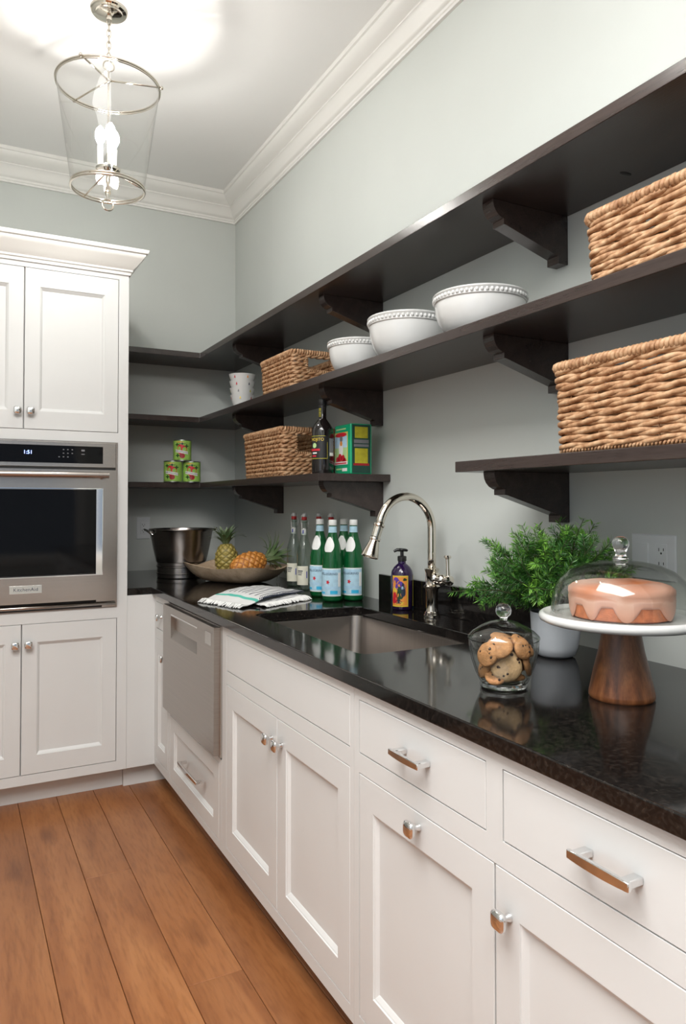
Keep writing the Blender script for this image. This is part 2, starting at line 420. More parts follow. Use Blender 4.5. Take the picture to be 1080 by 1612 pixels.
def text_mesh(s, size, m, ext=0.0002, align='CENTER', bend=None, spacing=1.0, shear=0.0):
    """text in the XZ plane facing -Y; bend = radius wraps it round a vertical cylinder (facing -Y at the middle)"""
    cu = bpy.data.curves.new('text', 'FONT'); cu.body = s; cu.size = size; cu.extrude = ext; cu.align_x = align; cu.align_y = 'CENTER'
    cu.space_character = spacing; cu.resolution_u = 3; cu.shear = shear
    o = bpy.data.objects.new('text', cu); COL.objects.link(o)
    dg = bpy.context.evaluated_depsgraph_get()
    me = bpy.data.meshes.new_from_object(o.evaluated_get(dg))
    COL.objects.unlink(o); bpy.data.objects.remove(o); bpy.data.curves.remove(cu)
    if bend and me.polygons:
        bm = bmesh.new(); bm.from_mesh(me)
        bmesh.ops.triangulate(bm, faces=bm.faces)
        bm.to_mesh(me); bm.free()
    for v in me.vertices:
        x, y, z = v.co
        if bend:
            a = x/bend; r = bend+z
            v.co = (r*math.sin(a), -r*math.cos(a), y)
        else: v.co = (x, -z, y)
    me.materials.clear(); me.materials.append(m)
    return me
def text_obj(name, s, size, m, parent, loc=(0, 0, 0), rz=0, bend=None, **k):
    o = bpy.data.objects.new(name, text_mesh(s, size, m, bend=bend, **k)); COL.objects.link(o)
    o.parent = parent; o.location = loc; o.rotation_euler = (0, 0, rz); return o
def patch(r, a0, a1, z0, z1, seg=18, t=0.0005):
    """curved label patch (closed thin shell) round a vertical cylinder; angles measured from -Y, positive towards +X"""
    mb = MB(); vs = []; n = seg+1
    for rr in (r, r+t):
        for z in (z0, z1):
            for i in range(n):
                a = a0+(a1-a0)*i/seg; vs.append((rr*math.sin(a), -rr*math.cos(a), z))
    fs = []
    for i in range(seg):
        fs += [(2*n+i, 2*n+i+1, 3*n+i+1, 3*n+i), (i, n+i, n+i+1, i+1), (i, i+1, 2*n+i+1, 2*n+i), (n+i, 3*n+i, 3*n+i+1, n+i+1)]
    fs += [(0, 2*n, 3*n, n), (seg, n+seg, 3*n+seg, 2*n+seg)]
    return mb.add(vs, fs)
def blob_patch(r, ac, zc, ra, rz, n=16, t=0.0008, shape=None):
    """flat printed blob on a cylinder, thin"""
    mb = MB(); vs = []
    for k in range(n):
        th = 2*PI*k/n; s = shape(th) if shape else 1
        a = ac+ra*s*math.cos(th)/r; z = zc+rz*s*math.sin(th)
        vs.append(((r+t)*math.sin(a), -(r+t)*math.cos(a), z))
    a = ac; vs.append(((r+t)*math.sin(a), -(r+t)*math.cos(a), zc))
    return mb.add(vs, [(k, (k+1) % n, n) for k in range(n)])

XF, XW, YB, YT, ZC = 0.824, 1.524, 4.30, 3.41, 3.17
XL, YF = -1.25, -2.0
CT = 0.91          # counter top

# ------------------------------------------------------------------ room shell
fl = struct(MB().box(XL-.1, XW+.1, YF-.1, YB+.1, -0.12, -0.014).obj('floor', M['subfloor']))
PW = 0.1562
k0 = int((XL-0.255)/PW)-1
fixed = {1: [2.683], 2: [1.963], 0: [1.0], -1: [1.5], 3: [0.6]}
pm = {}
k = k0
while 0.255+k*PW < 0.95:
    x0 = max(XL, 0.255+k*PW); x1 = min(0.255+(k+1)*PW, 0.96)
    joints = [YF]
    js = fixed.get(k)
    if js is None:
        js = []; y = YF+rnd.uniform(.5, 1.7)
        while y < 3.1: js.append(y); y += rnd.uniform(1.1, 1.9)
    else:
        extra = []; y = js[0]-rnd.uniform(1.2, 1.6)
        while y > YF+.3: extra.append(y); y -= rnd.uniform(1.2, 1.8)
        js = sorted(extra+js)
    joints += js+[3.50]
    if x1-x0 > 0.02:
        for a, b in zip(joints, joints[1:]):
            g = 0.0008; h = rnd.uniform(0, 0.0004)
            wdt, ln = (x1-x0)/2-g, (b-a)/2-g
            o = MB().box(-wdt, wdt, -ln, ln, -0.014, 0).obj('floor_plank', M['floor'], fl, bevel=0.0012, bseg=1, loc=((x0+x1)/2, (a+b)/2, -h))
    k += 1

struct(MB().box(XL-.1, XW+.1, YF-.1, YB+.1, ZC, ZC+.1).obj('ceiling', M['ceiling']))
struct(MB().box(XL-.1, XW+.1, YB, YB+.1, -0.014, ZC).obj('wall_back', M['wall']))
struct(MB().box(XW, XW+.1, YF, YB, -0.014, ZC).obj('wall_right', M['wall']))
# left wall with a window, front wall (behind the camera) with a wide window
def holed_wall(name, axis, c0, c1, u0, u1, hu0, hu1, hz0, hz1):
    mb = MB()
    def B(a, b, z0, z1):
        if axis == 'x': mb.box(c0, c1, a, b, z0, z1)
        else: mb.box(a, b, c0, c1, z0, z1)
    B(u0, hu0, -0.014, ZC); B(hu1, u1, -0.014, ZC); B(hu0, hu1, -0.014, hz0); B(hu0, hu1, hz1, ZC)
    return struct(mb.obj(name, M['wall']))
holed_wall('wall_left', 'x', XL-.1, XL, YF, YB, -0.7, 1.1, 0.65, 2.4)
holed_wall('wall_front', 'y', YF-.1, YF, XL, XW, -0.55, 1.25, 0.7, 2.4)
def window(name, axis, c, u0, u1, z0, z1, out):
    mb = MB(); t = .03
    def B(a, b, za, zb, d0, d1):
        if axis == 'x': mb.box(c+d0*out, c+d1*out, a, b, za, zb)
        else: mb.box(a, b, c+d0*out, c+d1*out, za, zb)
    for a, b, za, zb in ((u0-.08, u0, z0-.08, z1+.08), (u1, u1+.08, z0-.08, z1+.08), (u0, u1, z1, z1+.08), (u0, u1, z0-.08, z0)):
        B(a, b, za, zb, -.018, 0)
    m_ = (u0+u1)/2
    for a, b, za, zb in ((u0, u0+t, z0, z1), (u1-t, u1, z0, z1), (u0+t, u1-t, z0, z0+t), (u0+t, u1-t, z1-t, z1), (m_-.015, m_+.015, z0+t, z1-t)):
        B(a, b, za, zb, .03, .07)
    return struct(mb.obj(name, M['trim'], bevel=.002))
window('window_1', 'x', XL, -0.7, 1.1, 0.65, 2.4, -1)
window('window_2', 'y', YF, -0.55, 1.25, 0.7, 2.4, -1)

# ceiling cornice, mitred; profile = (out from wall, z)
CP = [(0, 3.020), (0.012, 3.020), (0.012, 3.030), (0.016, 3.033), (0.016, 3.044), (0.024, 3.047), (0.030, 3.056), (0.040, 3.080), (0.052, 3.096),
      (0.060, 3.100), (0.060, 3.106), (0.072, 3.112), (0.090, 3.122), (0.104, 3.136), (0.110, 3.150), (0.118, 3.153), (0.120, 3.170), (0, 3.170)]
def sweep_side(p0, p1, nrm, m0, m1, prof, matl, name, parent=None, **kw):
    """straight run p0->p1; nrm = outward unit; m0/m1 = mitre shift along the run per unit 'out' at either end"""
    d = (Vector(p1)-Vector(p0)).normalized(); n = Vector(nrm); mb = MB(); vs = []
    for p, m_ in ((p0, m0), (p1, m1)):
        for o, z in prof:
            q = Vector(p)+n*o+d*m_*o; vs.append((q.x, q.y, z))
    k = len(prof); fs = [(i, (i+1) % k, k+(i+1) % k, k+i) for i in range(k)] + [tuple(range(k)), tuple(range(k, 2*k))[::-1]]
    mb.add(vs, fs); return mb.obj(name, matl, parent, **kw)
e = 0.0
struct(sweep_side((XL, YB), (XW, YB), (0, -1), 1, -1, CP, M['trim'], 'trim_1', smooth=40))
struct(sweep_side((XW, YF), (XW, YB), (-1, 0), 1, -1, CP, M['trim'], 'trim_2', smooth=40))
struct(sweep_side((XL, YF), (XL, YB), (1, 0), 1, -1, CP, M['trim'], 'trim_3', smooth=40))
struct(sweep_side((XL, YF), (XW, YF), (0, 1), 1, -1, CP, M['trim'], 'trim_4', smooth=40))
struct(MB().box(XL, XL+.015, YF, YB, 0, .12).obj('baseboard_left', M['trim'], bevel=.003))
struct(MB().box(XL+.015, XW, YF, YF+.015, 0, .12).obj('baseboard_front', M['trim'], bevel=.003))

# ------------------------------------------------------------------ cabinet builders (local: x along width, front faces -Y at y=0)
def ringpanel(x0, x1, z0, z1, rings, thick=0.02):
    mb = MB(); vs = []; n = 0
    for ix, iz, d in [(0, 0, thick)]+rings:
        vs += [(x0+ix, d, z0+iz), (x1-ix, d, z0+iz), (x1-ix, d, z1-iz), (x0+ix, d, z1-iz)]; n += 1
    fs = [(0, 1, 2, 3)]
    for j in range(n-1):
        for i in range(4): fs.append((j*4+i, j*4+(i+1) % 4, (j+1)*4+(i+1) % 4, (j+1)*4+i))
    fs.append(tuple((n-1)*4+i for i in range(4)))
    return mb.add(vs, fs)
def shaker_rings(sx=0.060, sz=0.070):
    return [(0, 0, 0.0012), (0.0012, 0.0012, 0), (sx, sz, 0), (sx+.001, sz+.001, .003), (sx+.004, sz+.004, .004), (sx+.0095, sz+.012, .0095), (sx+.011, sz+.0135, .011), (sx+.014, sz+.0165, .011)]
SLAB = [(0, 0, 0.0012), (0.0012, 0.0012, 0)]
RX = Matrix.Rotation(PI/2, 4, 'X')
def knob(parent, x, z, lab=None):
    mb = MB(); prof = [(.0075, 0), (.0075, .004), (.0052, .008), (.0055, .014), (.009, .018)]
    mb.lathe(prof, 16, (x, 0, z), RX)
    # soft square head
    p2 = [(.009, .0175), (.0150, .0200), (.0165, .0235), (.0165, .0270), (.0145, .0300), (.0100, .0318), (.0001, .0325)]
    mb.lathe(p2, 32, (x, 0, z), RX, sq=3.6)
    return mb.obj('knob', M['chrome'], parent, smooth=45)
def pull(parent, xc, z, length, big=1.0):
    mb = MB(); h = length/2
    n = 13; vs = []; fs = []
    for i in range(n):
        t = -1+2*i/(n-1); x = xc+t*h
        hw = (.0060+.0014*(1-abs(t)**2))*big; bow = .0022*(1-t*t)
        for y, dz in ((-.034-bow, -hw), (-.034-bow, hw), (-.026-bow*.6, hw*.9), (-.026-bow*.6, -hw*.9)): vs.append((x, y, z+dz))
    for i in range(n-1):
        for k in range(4): fs.append((i*4+k, i*4+(k+1) % 4, (i+1)*4+(k+1) % 4, (i+1)*4+k))
    fs += [(0, 1, 2, 3), tuple((n-1)*4+k for k in (3, 2, 1, 0))]
    mb.add(vs, fs)
    for sgn in (-1, 1):
        xx = xc+sgn*(h-.012); mb.box(xx-.008, xx+.008, -.029, 0, z-.0055, z+.0055)
    return mb.obj('pull', M['chrome'], parent, smooth=50, bevel=.0015)
def cabinet(name, label, loc, rz, w, z0, z1, depth, openings, toe=True, toe_rec=.078, x0=0.0):
    t = thing(name, label, 'cabinet', loc, rz)
    xs = sorted({x0, w}|{o[0] for o in openings}|{o[1] for o in openings}); zs = sorted({z0, z1}|{o[2] for o in openings}|{o[3] for o in openings})
    ff = MB()
    for i in range(len(zs)-1):
        za, zb = zs[i], zs[i+1]; run = None
        for j in range(len(xs)-1):
            xa, xb = xs[j], xs[j+1]; cx, cz = (xa+xb)/2, (za+zb)/2
            inside = any(o[0] < cx < o[1] and o[2] < cz < o[3] for o in openings)
            if not inside:
                if run is None: run = xa
            if (inside or j == len(xs)-2) and run is not None:
                ff.box(run, xa if inside else xb, 0, .022, za, zb); run = None
    ff.obj('face_frame', M['paint'], t)
    MB().box(x0, w, .0225, depth, z0, z1).obj('carcass', M['paint'], t)
    if toe: MB().box(x0, w, toe_rec, toe_rec+.018, 0, z0).obj('toe_kick', M['paint'], t)
    return t
G = 0.0022
def door(parent, x0, x1, z0, z1, slab=False, name='door', sx=.060, sz=.070):
    mb = ringpanel(x0+G, x1-G, z0+G, z1-G, SLAB if slab else shaker_rings(sx, sz))
    return mb.obj(name, M['paint'], parent)
RY = -PI/2   # rotation for units on the right run: local +x runs towards the camera (-Y), front faces -X
def loc_y(y): return (XF, y, 0)

# corner cabinet: narrow drawer over door, with the filler panel that closes the corner
c = cabinet('corner_cabinet', 'narrow white base cabinet in the corner, small drawer over a slim door', loc_y(3.43), RY, .263, .10, .878, .60,
            [(.040, .255, .728, .850), (.040, .255, .137, .684)])
d = door(c, .040, .255, .728, .850, True, 'drawer'); knob(d, .31-.0, .789) if False else knob(d, .1475, .789)
d = door(c, .040, .255, .137, .684, False, 'door', .045, .065); knob(d, .225, .62)
MB().box(0, .018, -.126, 0, .10, .878).obj('filler_panel', M['paint'], c)
MB().box(.0, .018, -.126, .08, 0, .10).obj('filler_toe_kick', M['paint'], c, loc=(-.062, 0, 0))
# dishwasher / drawer beneath
c = cabinet('drawer_cabinet', 'white deep drawer cabinet with a long chrome bar pull, under the steel dishwasher', loc_y(3.165), RY, .715, .10, .412, .60,
            [(.03, .685, .125, .395)])
d = door(c, .03, .685, .125, .395, False, 'drawer', .06, .055); pull(d, .395, .272, .25)
t = thing('dishwasher', 'stainless steel dishwasher drawer front with recessed top handle under the black counter', 'dishwasher', loc_y(3.155), RY)
mb = MB(); mb.box(.004, .70, -.028, -.006, .428, .740); mb.box(.004, .13, -.028, -.006, .740, .868); mb.box(.50, .70, -.028, -.006, .740, .868)
mb.box(.13, .50, -.028, -.006, .832, .868); mb.box(.13, .50, -.012, -.006, .740, .832)
mb.prism([(-.0275, .740), (-.012, .740), (-.012, .775)], 'x', .13, .50)
mb.obj('door', M['steel'], t)
MB().box(.000, .706, -.006, 0, .420, .872).obj('door_edge', M['satin'], t)
MB().box(.003, .703, .002, .56, .42, .876).obj('tub', M['gasket'], t)
MB().box(.60, .67, -.0288, -.028, .80, .845).obj('badge', M['satin'], t, bevel=.0003)
MB().box(.13, .50, -.0283, -.028, .836, .840).obj('handle_lip', M['chrome'], t)
# sink base
c = cabinet('sink_base_cabinet', 'white double-door base cabinet with a plain false front, under the sink', loc_y(2.448), RY, .947, .10, .878, .66,
            [(.046, .927, .728, .850), (.046, .927, .135, .684)])
for o in list(c.children):
    if o.name.startswith('carcass'):
        bpy.data.objects.remove(o)
mb = MB(); mb.box(0, .947, .0225, .66, .10, .64); mb.box(0, .018, .0225, .66, .64, .876); mb.box(.929, .947, .0225, .66, .64, .876)
mb.obj('carcass', M['paint'], c)
door(c, .046, .927, .728, .850, True, 'false_front')
d = door(c, .046, .4885, .135, .684); knob(d, .4885-.036, .617)
d = door(c, .4885, .927, .135, .684); knob(d, .4885+.036, .617)
# two-drawer cabinet
c = cabinet('drawer_and_door_cabinet', 'white base cabinet with two drawers above two panelled doors, nearest the camera', loc_y(1.50), RY, 1.02, .10, .878, .66,
            [(.022, .477, .728, .850), (.520, .995, .728, .850), (.022, .995, .135, .684)])
d = door(c, .022, .477, .728, .850, True, 'drawer'); pull(d, .2575, .791, .108)
d = door(c, .520, .995, .728, .850, True, 'drawer'); pull(d, .7555, .791, .112, 1.1)
d = door(c, .022, .4985, .135, .684); knob(d, .268, .655)
d = door(c, .4985, .995, .135, .684); knob(d, .537, .610)
c = cabinet('plain_base_cabinet', 'white two-door base cabinet continuing the run beside and behind the camera', loc_y(.479), RY, .88, .10, .878, .66,
            [(.022, .855, .728, .850), (.022, .855, .135, .684)])
d = door(c, .022, .855, .728, .850, True, 'drawer'); pull(d, .438, .791, .112)
d = door(c, .022, .4385, .135, .684); knob(d, .40, .61)
d = door(c, .4385, .855, .135, .684); knob(d, .477, .61)

# ------------------------------------------------------------------ tall oven cabinet
tx0, tx1 = -.17, .697
TW = tx1-tx0
def lx(x): return x-tx0
c = cabinet('tall_oven_cabinet', 'tall white cabinet with crown moulding surrounding the steel wall oven', (tx0, YT, 0), 0, TW, .10, 2.352, YB-YT-.001,
            [(lx(-.137), lx(.653), 1.616, 2.316), (lx(-.137), lx(.653), .141, .782), (lx(-.107), lx(.648), .832, 1.572)], toe_rec=.082)
for o in list(c.children):
    if o.name.startswith('carcass'): bpy.data.objects.remove(o)
mb = MB(); D = YB-YT-.001
mb.box(0, .018, .0225, D, .10, 2.352); mb.box(TW-.018, TW, .0225, D, .10, 2.352); mb.box(.018, TW-.018, .0225, D, .10, .80); mb.box(.018, TW-.018, .0225, D, 1.60, 2.352); mb.box(.018, TW-.018, .60, D, .80, 1.60)
mb.obj('carcass', M['paint'], c)
for a, b, za, zb, kz in ((-.137, .258, 1.616, 2.316, 1.694), (.258, .653, 1.616, 2.316, 1.694), (-.137, .258, .141, .782, .696), (.258, .653, .141, .782, .696)):
    d = door(c, lx(a), lx(b), za, zb, False, 'door', .060, .078); knob(d, lx(.258+(.026 if a > 0 else -.026)), kz)
KP = [(0, 2.338), (.006, 2.338), (.008, 2.350), (.014, 2.354), (.014, 2.362), (.020, 2.368), (.034, 2.384), (.052, 2.408), (.062, 2.420), (.062, 2.426), (.070, 2.430), (.074, 2.440), (.074, 2.446), (0, 2.446)]
cf = sweep_side((0, -.001), (TW, -.001), (0, -1), -1, 1, KP, M['trim'], 'crown_moulding', c, smooth=40)
sweep_side((TW+.0005, -.001), (TW+.0005, D), (1, 0), -1, 0, KP, M['trim'], 'crown_moulding', c, smooth=40)
sweep_side((-.0005, -.001), (-.0005, D), (-1, 0), -1, 0, KP, M['trim'], 'crown_moulding', c, smooth=40)
MB().box(.0, TW, .0, D, 2.352, 2.440).obj('cornice_top', M['paint'], c)

# wall oven (world x from -.107 to .648), front plane at YT
t = thing('wall_oven', 'stainless steel built-in wall oven with black glass window in the tall cabinet', 'oven', (0, YT, .832))
def ov(z): return z-.832
MB().box(-.100, .642, .001, .56, ov(.842), ov(1.566)).obj('oven_body', M['gasket'], t)
mb = MB(); mb.box(-.106, .650, -.008, -.0005, ov(.834), ov(1.572)); mb.obj('trim_frame', M['steelh'], t, bevel=.001)
mb = ringpanel(-.100, .641, ov(1.456), ov(1.566), [(0, 0, -.016), (.002, .002, -.018), (.0, .0, -.018)][:2], -.008); mb.obj('control_panel', M['steelh'], t)
cp = MB().box(-.042, .584, -.0195, -.0175, ov(1.473), ov(1.549)).obj('control_glass', M['blackglass'], t, bevel=.001)
text_obj('clock_digits', '1:51', .022, M['digit'], cp, (.275, -.0198, ov(1.516)))
dots = MB()
for i, x in enumerate((.400, .418, .436, .454)):
    for j in range(3):
        if (i, j) in ((0, 1), (3, 2), (0, 0)): continue
        dots.box(x-.003, x+.003, -.0197, -.0195, ov(1.532-j*.016)-.002, ov(1.532-j*.016)+.002)
dots.box(.492, .506, -.0197, -.0195, ov(1.526), ov(1.534)); dots.box(.492, .506, -.0197, -.0195, ov(1.512), ov(1.515))
dots.obj('button_marks', M['greyprint'], cp, kind='stuff')
MB().box(-.10, .641, -.012, -.008, ov(1.446), ov(1.456)).obj('vent_gap', M['gasket'], t)
dr = MB()
wx0, wx1, wz0, wz1 = -.044, .583, ov(.986), ov(1.360)
for a, b, za, zb in ((-.100, wx0, ov(.872), ov(1.445)), (wx1, .641, ov(.872), ov(1.445)), (wx0, wx1, ov(.872), wz0), (wx0, wx1, wz1, ov(1.445))): dr.box(a, b, -.034, -.008, za, zb)
dr = dr.obj('oven_door', M['steelh'], t)
MB().box(wx0+.006, wx1-.028, -.030, -.012, wz0+.003, wz1-.003).obj('window', M['blackglass'], dr)
mb = MB(); mb.prism([(wx1-.028, -.030), (wx1, -.0345), (wx1, -.0375), (wx1-.003, -.0375), (wx1-.028, -.033)], 'z', wz0-.004, wz1+.004)
mb.prism([(wx0+.004, -.030), (wx0, -.0345), (wx0-.003, -.0375), (wx0+.004, -.0365)], 'z', wz0-.004, wz1+.004)
mb.box(wx0, wx1, -.037, -.030, wz0-.004, wz0); mb.box(wx0, wx1, -.037, -.030, wz1, wz1+.004)
mb.obj('window_trim', M['chrome'], dr)
hb = MB()
hb.tube([(-.052, -.078, ov(1.421)), (.594, -.078, ov(1.421))], .0125, 20)
hb.tube([(-.056, -.078, ov(1.421)), (-.050, -.078, ov(1.421))], .0135, 20); hb.tube([(.592, -.078, ov(1.421)), (.600, -.078, ov(1.421))], .0135, 20)
for x in (-.036, .576): hb.tube([(x, -.034, ov(1.412)), (x, -.078, ov(1.421))], .009, 12)
hb.obj('handle', M['steelh'], dr, smooth=40)
bd = MB().box(.206, .334, -.0375, -.0340, ov(.915), ov(.950)).obj('badge', M['chrome'], dr, bevel=.001)
text_obj('badge_text', 'KitchenAid', .0205, M['ink'], bd, (.270, -.0378, ov(.9325)), spacing=1.05)
MB().tube([(-.10, -.014, ov(.852)), (.641, -.014, ov(.852))], .008, 12).obj('lower_rail', M['steelh'], t, smooth=True)
MB().box(-.098, .560, -.010, -.007, ov(.856), ov(.870)).obj('lower_vent', M['gasket'], t)
MB().box(-.098, .585, -.009, -.0075, ov(.836), ov(.846)).obj('lower_gap', M['gasket'], t)

# ------------------------------------------------------------------ countertop with sink cut-out
SX0, SX1, SY0, SY1 = .928, 1.350, 1.650, 2.424
CX = .808
def rounded_rect(x0, x1, y0, y1, r, n=6):
    p = []
    for cx, cy, a in ((x1-r, y1-r, 0), (x0+r, y1-r, PI/2), (x0+r, y0+r, PI), (x1-r, y0+r, 1.5*PI)):
        for i in range(n+1):
            t_ = a+PI/2*i/n; p.append((cx+r*math.cos(t_), cy+r*math.sin(t_)))
    return p
def countertop():
    bm = bmesh.new()
    outer = [(CX, -.42), (XW-.001, -.42), (XW-.001, YB-.001), (.699, YB-.001), (.699, 3.418), (CX, 3.418)]
    inner = rounded_rect(SX0, SX1, SY0, SY1, .035)
    es = []
    for loop in (outer, inner):
        vs = [bm.verts.new((x, y, CT)) for x, y in loop]
        es += [bm.edges.new((vs[i], vs[(i+1) % len(vs)])) for i in range(len(vs))]
    r = bmesh.ops.triangle_fill(bm, use_beauty=True, use_dissolve=False, edges=es)
    fs = [g for g in bm.faces]
    ext = bmesh.ops.extrude_face_region(bm, geom=fs)
    bmesh.ops.translate(bm, verts=[v for v in ext['geom'] if isinstance(v, bmesh.types.BMVert)], vec=(0, 0, -.0315))
    bmesh.ops.recalc_face_normals(bm, faces=bm.faces)
    me = bpy.data.meshes.new('countertop'); bm.to_mesh(me); bm.free(); me.materials.append(M['granite'])
    o = bpy.data.objects.new('countertop', me); COL.objects.link(o)
    b = o.modifiers.new('bevel', 'BEVEL'); b.width = .003; b.segments = 3; b.limit_method = 'ANGLE'; b.angle_limit = math.radians(50)
    return o
ct = tag(countertop(), 'polished black granite countertop along the right wall with a sink cut-out', 'countertop')
MB().box(1.503, XW-.001, 1.60, 2.534, CT, 1.015).obj('backsplash', M['granite'], ct, bevel=.0015)

# sink basin
t = thing('sink', 'undermount stainless steel sink basin set in the black countertop', 'sink', (0, 0, 0))
mb = MB(); rings = []
def ring(ins, z, r): return [(x, y, z) for x, y in rounded_rect(SX0+ins, SX1-ins, SY0+ins, SY1-ins, r, 8)]
lv = [ring(-.006, .877, .045), ring(-.005, .8765, .045), ring(-.004, .874, .043), ring(.004, .69, .045), ring(.010, .672, .045), ring(.03, .662, .04), ring(.15, .658, .03)]
vs = sum(lv, []); k = len(lv[0]); fs = []
for j in range(len(lv)-1):
    for i in range(k): fs.append((j*k+i, j*k+(i+1) % k, (j+1)*k+(i+1) % k, (j+1)*k+i))
fs.append(tuple((len(lv)-1)*k+i for i in range(k)))
mb.add(vs, fs); bas = mb.obj('basin', M['sink'], t, smooth=50)
mb = MB(); mb.lathe([(.0001, .662), (.03, .6615), (.034, .665), (.046, .6665), (.052, .662), (.053, .659)], 32, (1.14, 2.05, 0)); mb.obj('drain', M['chrome'], t, smooth=40)

# ------------------------------------------------------------------ wall shelves
ES = M['espresso']
def L_shelf(name, label, z0, z1, yend, yb_front=3.985, xf=1.207):
    poly = [(XW-.001, YB-.001), (.699, YB-.001), (.699, yb_front), (xf, yb_front), (xf, yend), (XW-.001, yend)]
    o = MB().prism(poly, 'z', z0, z1).obj(name, ES, bevel=.0015); return tag(o, label, 'shelf')
s1 = L_shelf('wall_shelf', 'uppermost dark wood shelf wrapping the corner, nothing on top', 2.108, 2.138, -.4)
L_shelf('wall_shelf', 'middle dark wood shelf wrapping the corner, carrying the white bowls', 1.748, 1.777, -.4, xf=1.203)
L_shelf('wall_shelf', 'lowest dark wood shelf in the corner, carrying tins and dark bottle, ends left of faucet', 1.383, 1.412, 2.475)
o = MB().box(1.207, XW-.001, -.4, 1.626, 1.383, 1.412).obj('wall_shelf', ES, bevel=.0015)
tag(o, 'lowest dark wood shelf at the right, above the potted evergreen', 'shelf')
mb = MB(); mb.ball((1.449, 1.253, 2.1078), .009, 10, 2.2, .8, .12); mb.obj('knot', M['gasket'], s1, label='small black knot on the underside')
BP = [(0, 0), (.268, 0), (.268, -.006), (.266, -.018), (.260, -.030), (.250, -.040), (.236, -.047), (.232, -.047), (.232, -.062), (.222, -.063), (.036, -.118), (.036, -.138), (0, -.138)]
def bracket(z, y, lab):
    o = MB().prism([(-.001-a, b-.0) for a, b in BP], 'y', 0, .045).obj('shelf_bracket', ES, bevel=.0012)
    o.location = (XW, y, z); return tag(o, lab, 'bracket', 'shelf brackets on the right wall')
for z, row, ys in ((2.108, 'top', (.51, 1.52, 2.53, 3.54)), (1.748, 'middle', (.51, 1.52, 2.53, 3.54)), (1.383, 'lowest', (.51, 1.52, 2.53, 3.54))):
    nm = {.51: 'beyond the right picture edge', 1.52: 'nearest the camera', 2.53: 'second from the camera', 3.54: 'farthest from the camera, near the corner'}
    for y in ys:
        extra = ''
        if row == 'lowest': extra = {1.52: ', behind the evergreen', 2.53: ', left of the faucet', 3.54: '', .51: ''}[y]
        bracket(z, y, 'dark wood bracket under the %s shelf, %s%s' % (row, nm[y], extra))

# ------------------------------------------------------------------ outlets
def outlet(name, label, loc, rz, w, h, units):
    t = thing(name, label, 'outlet', loc, rz)
    ringpanel(-w/2, w/2, -h/2, h/2, [(0, 0, -.002), (.003, .003, -.005)], -.0002).obj('cover_plate', M['plastic'], t)
    for cx, kind in units:
        if kind == 'socket':
            rp = ringpanel(cx-.0168, cx+.0168, -.034, .034, [(0, 0, -.0055), (.001, .001, -.0062)], -.004).obj('receptacle', M['plastic'], t)
            mb = MB()
            for zc in (.017, -.017):
                mb.box(cx-.0075, cx-.0055, -.0064, -.0061, zc-.001, zc+.007); mb.box(cx+.0055, cx+.0075, -.0064, -.0061, zc-.0002, zc+.0065)
                mb.lathe([(.0001, 0), (.0026, 0), (.0026, .0003), (.0001, .0003)], 10, (cx, -.0062, zc-.006), RX)
            mb.obj('slots', M['gasket'], rp)
        else:
            ringpanel(cx-.0168, cx+.0168, -.034, .034, [(0, 0, -.0055), (.001, .001, -.0075)], -.004).obj('rocker_switch', M['plastic'], t)
    return t
outlet('wall_outlet', 'white double-gang outlet plate on the right wall behind the cake dome', (XW, 1.241, 1.166), RY, .130, .113, [(-.03, 'switch'), (.025, 'socket')])
outlet('wall_outlet', 'white single outlet on the back wall beside the steel bucket', (.968, YB, 1.154), 0, .078, .127, [(0, 'socket')])

# ------------------------------------------------------------------ lantern
LX, LY = .501, 2.844
t = thing('pendant_lantern', 'clear glass and polished nickel pendant lantern with lit bulbs hanging from the ceiling', 'lamp', (LX, LY, 0))
mb = MB(); mb.lathe([(.068, 3.17), (.068, 3.163), (.064, 3.158), (.052, 3.156), (.050, 3.150), (.040, 3.146), (.012, 3.143), (.010, 3.130), (.0001, 3.130)], 40)
mb.obj('canopy', M['nickel'], t, smooth=35)
ch = MB(); z = 3.125; i = 0
while z > 2.985:
    R_ = Matrix.Rotation(i*PI/2, 4, 'Z') @ Matrix.Rotation(PI/2, 4, 'X') @ Matrix.Diagonal((.62, 1.25, 1, 1))
    ch.torus(.0125, .0022, (0, 0, z), 14, 6, R_); z -= .0225; i += 1
ch.obj('chain', M['nickel'], t, smooth=True)
mb = MB(); mb.torus(.020, .0026, (0, 0, 2.955), 24, 6, Matrix.Rotation(PI/2, 4, 'X')); mb.obj('hanging_loop', M['nickel'], t, smooth=True)
mb = MB(); mb.tube([(0, 0, 2.935), (0, 0, 2.575)], .0042, 10); mb.ball((0, 0, 2.90), .011, 14); mb.ball((0, 0, 2.575), .010, 12); mb.obj('centre_rod', M['nickel'], t, smooth=True)
mb = MB(); mb.torus(.189, .0042, (0, 0, 2.880), 72, 8); mb.torus(.189, .003, (0, 0, 2.872), 72, 6); mb.obj('top_ring', M['nickel'], t, smooth=True)
mb = MB()
vs_b = 2.484
mb.torus(.134, .0045, (0, 0, 2.484), 64, 8); mb.torus(.134, .0035, (0, 0, 2.494), 64, 6); mb.obj('bottom_ring', M['nickel'], t, smooth=True)
for a in (2.10, 5.87, 4.04):
    dx, dy = math.cos(a), math.sin(a)
    mb = MB(); mb.tube([(dx*.006, dy*.006, 2.898), (dx*.08, dy*.08, 2.892), (dx*.196, dy*.196, 2.880)], .0036, 8); mb.ball((dx*.198, dy*.198, 2.879), .0072, 10); mb.obj('top_arm', M['nickel'], t, smooth=True)
    mb = MB(); mb.tube([(dx*.012, dy*.012, 2.548), (dx*.05, dy*.05, 2.530), (dx*.132, dy*.132, 2.488)], .0030, 8); mb.obj('lower_arm', M['nickel'], t, smooth=True)
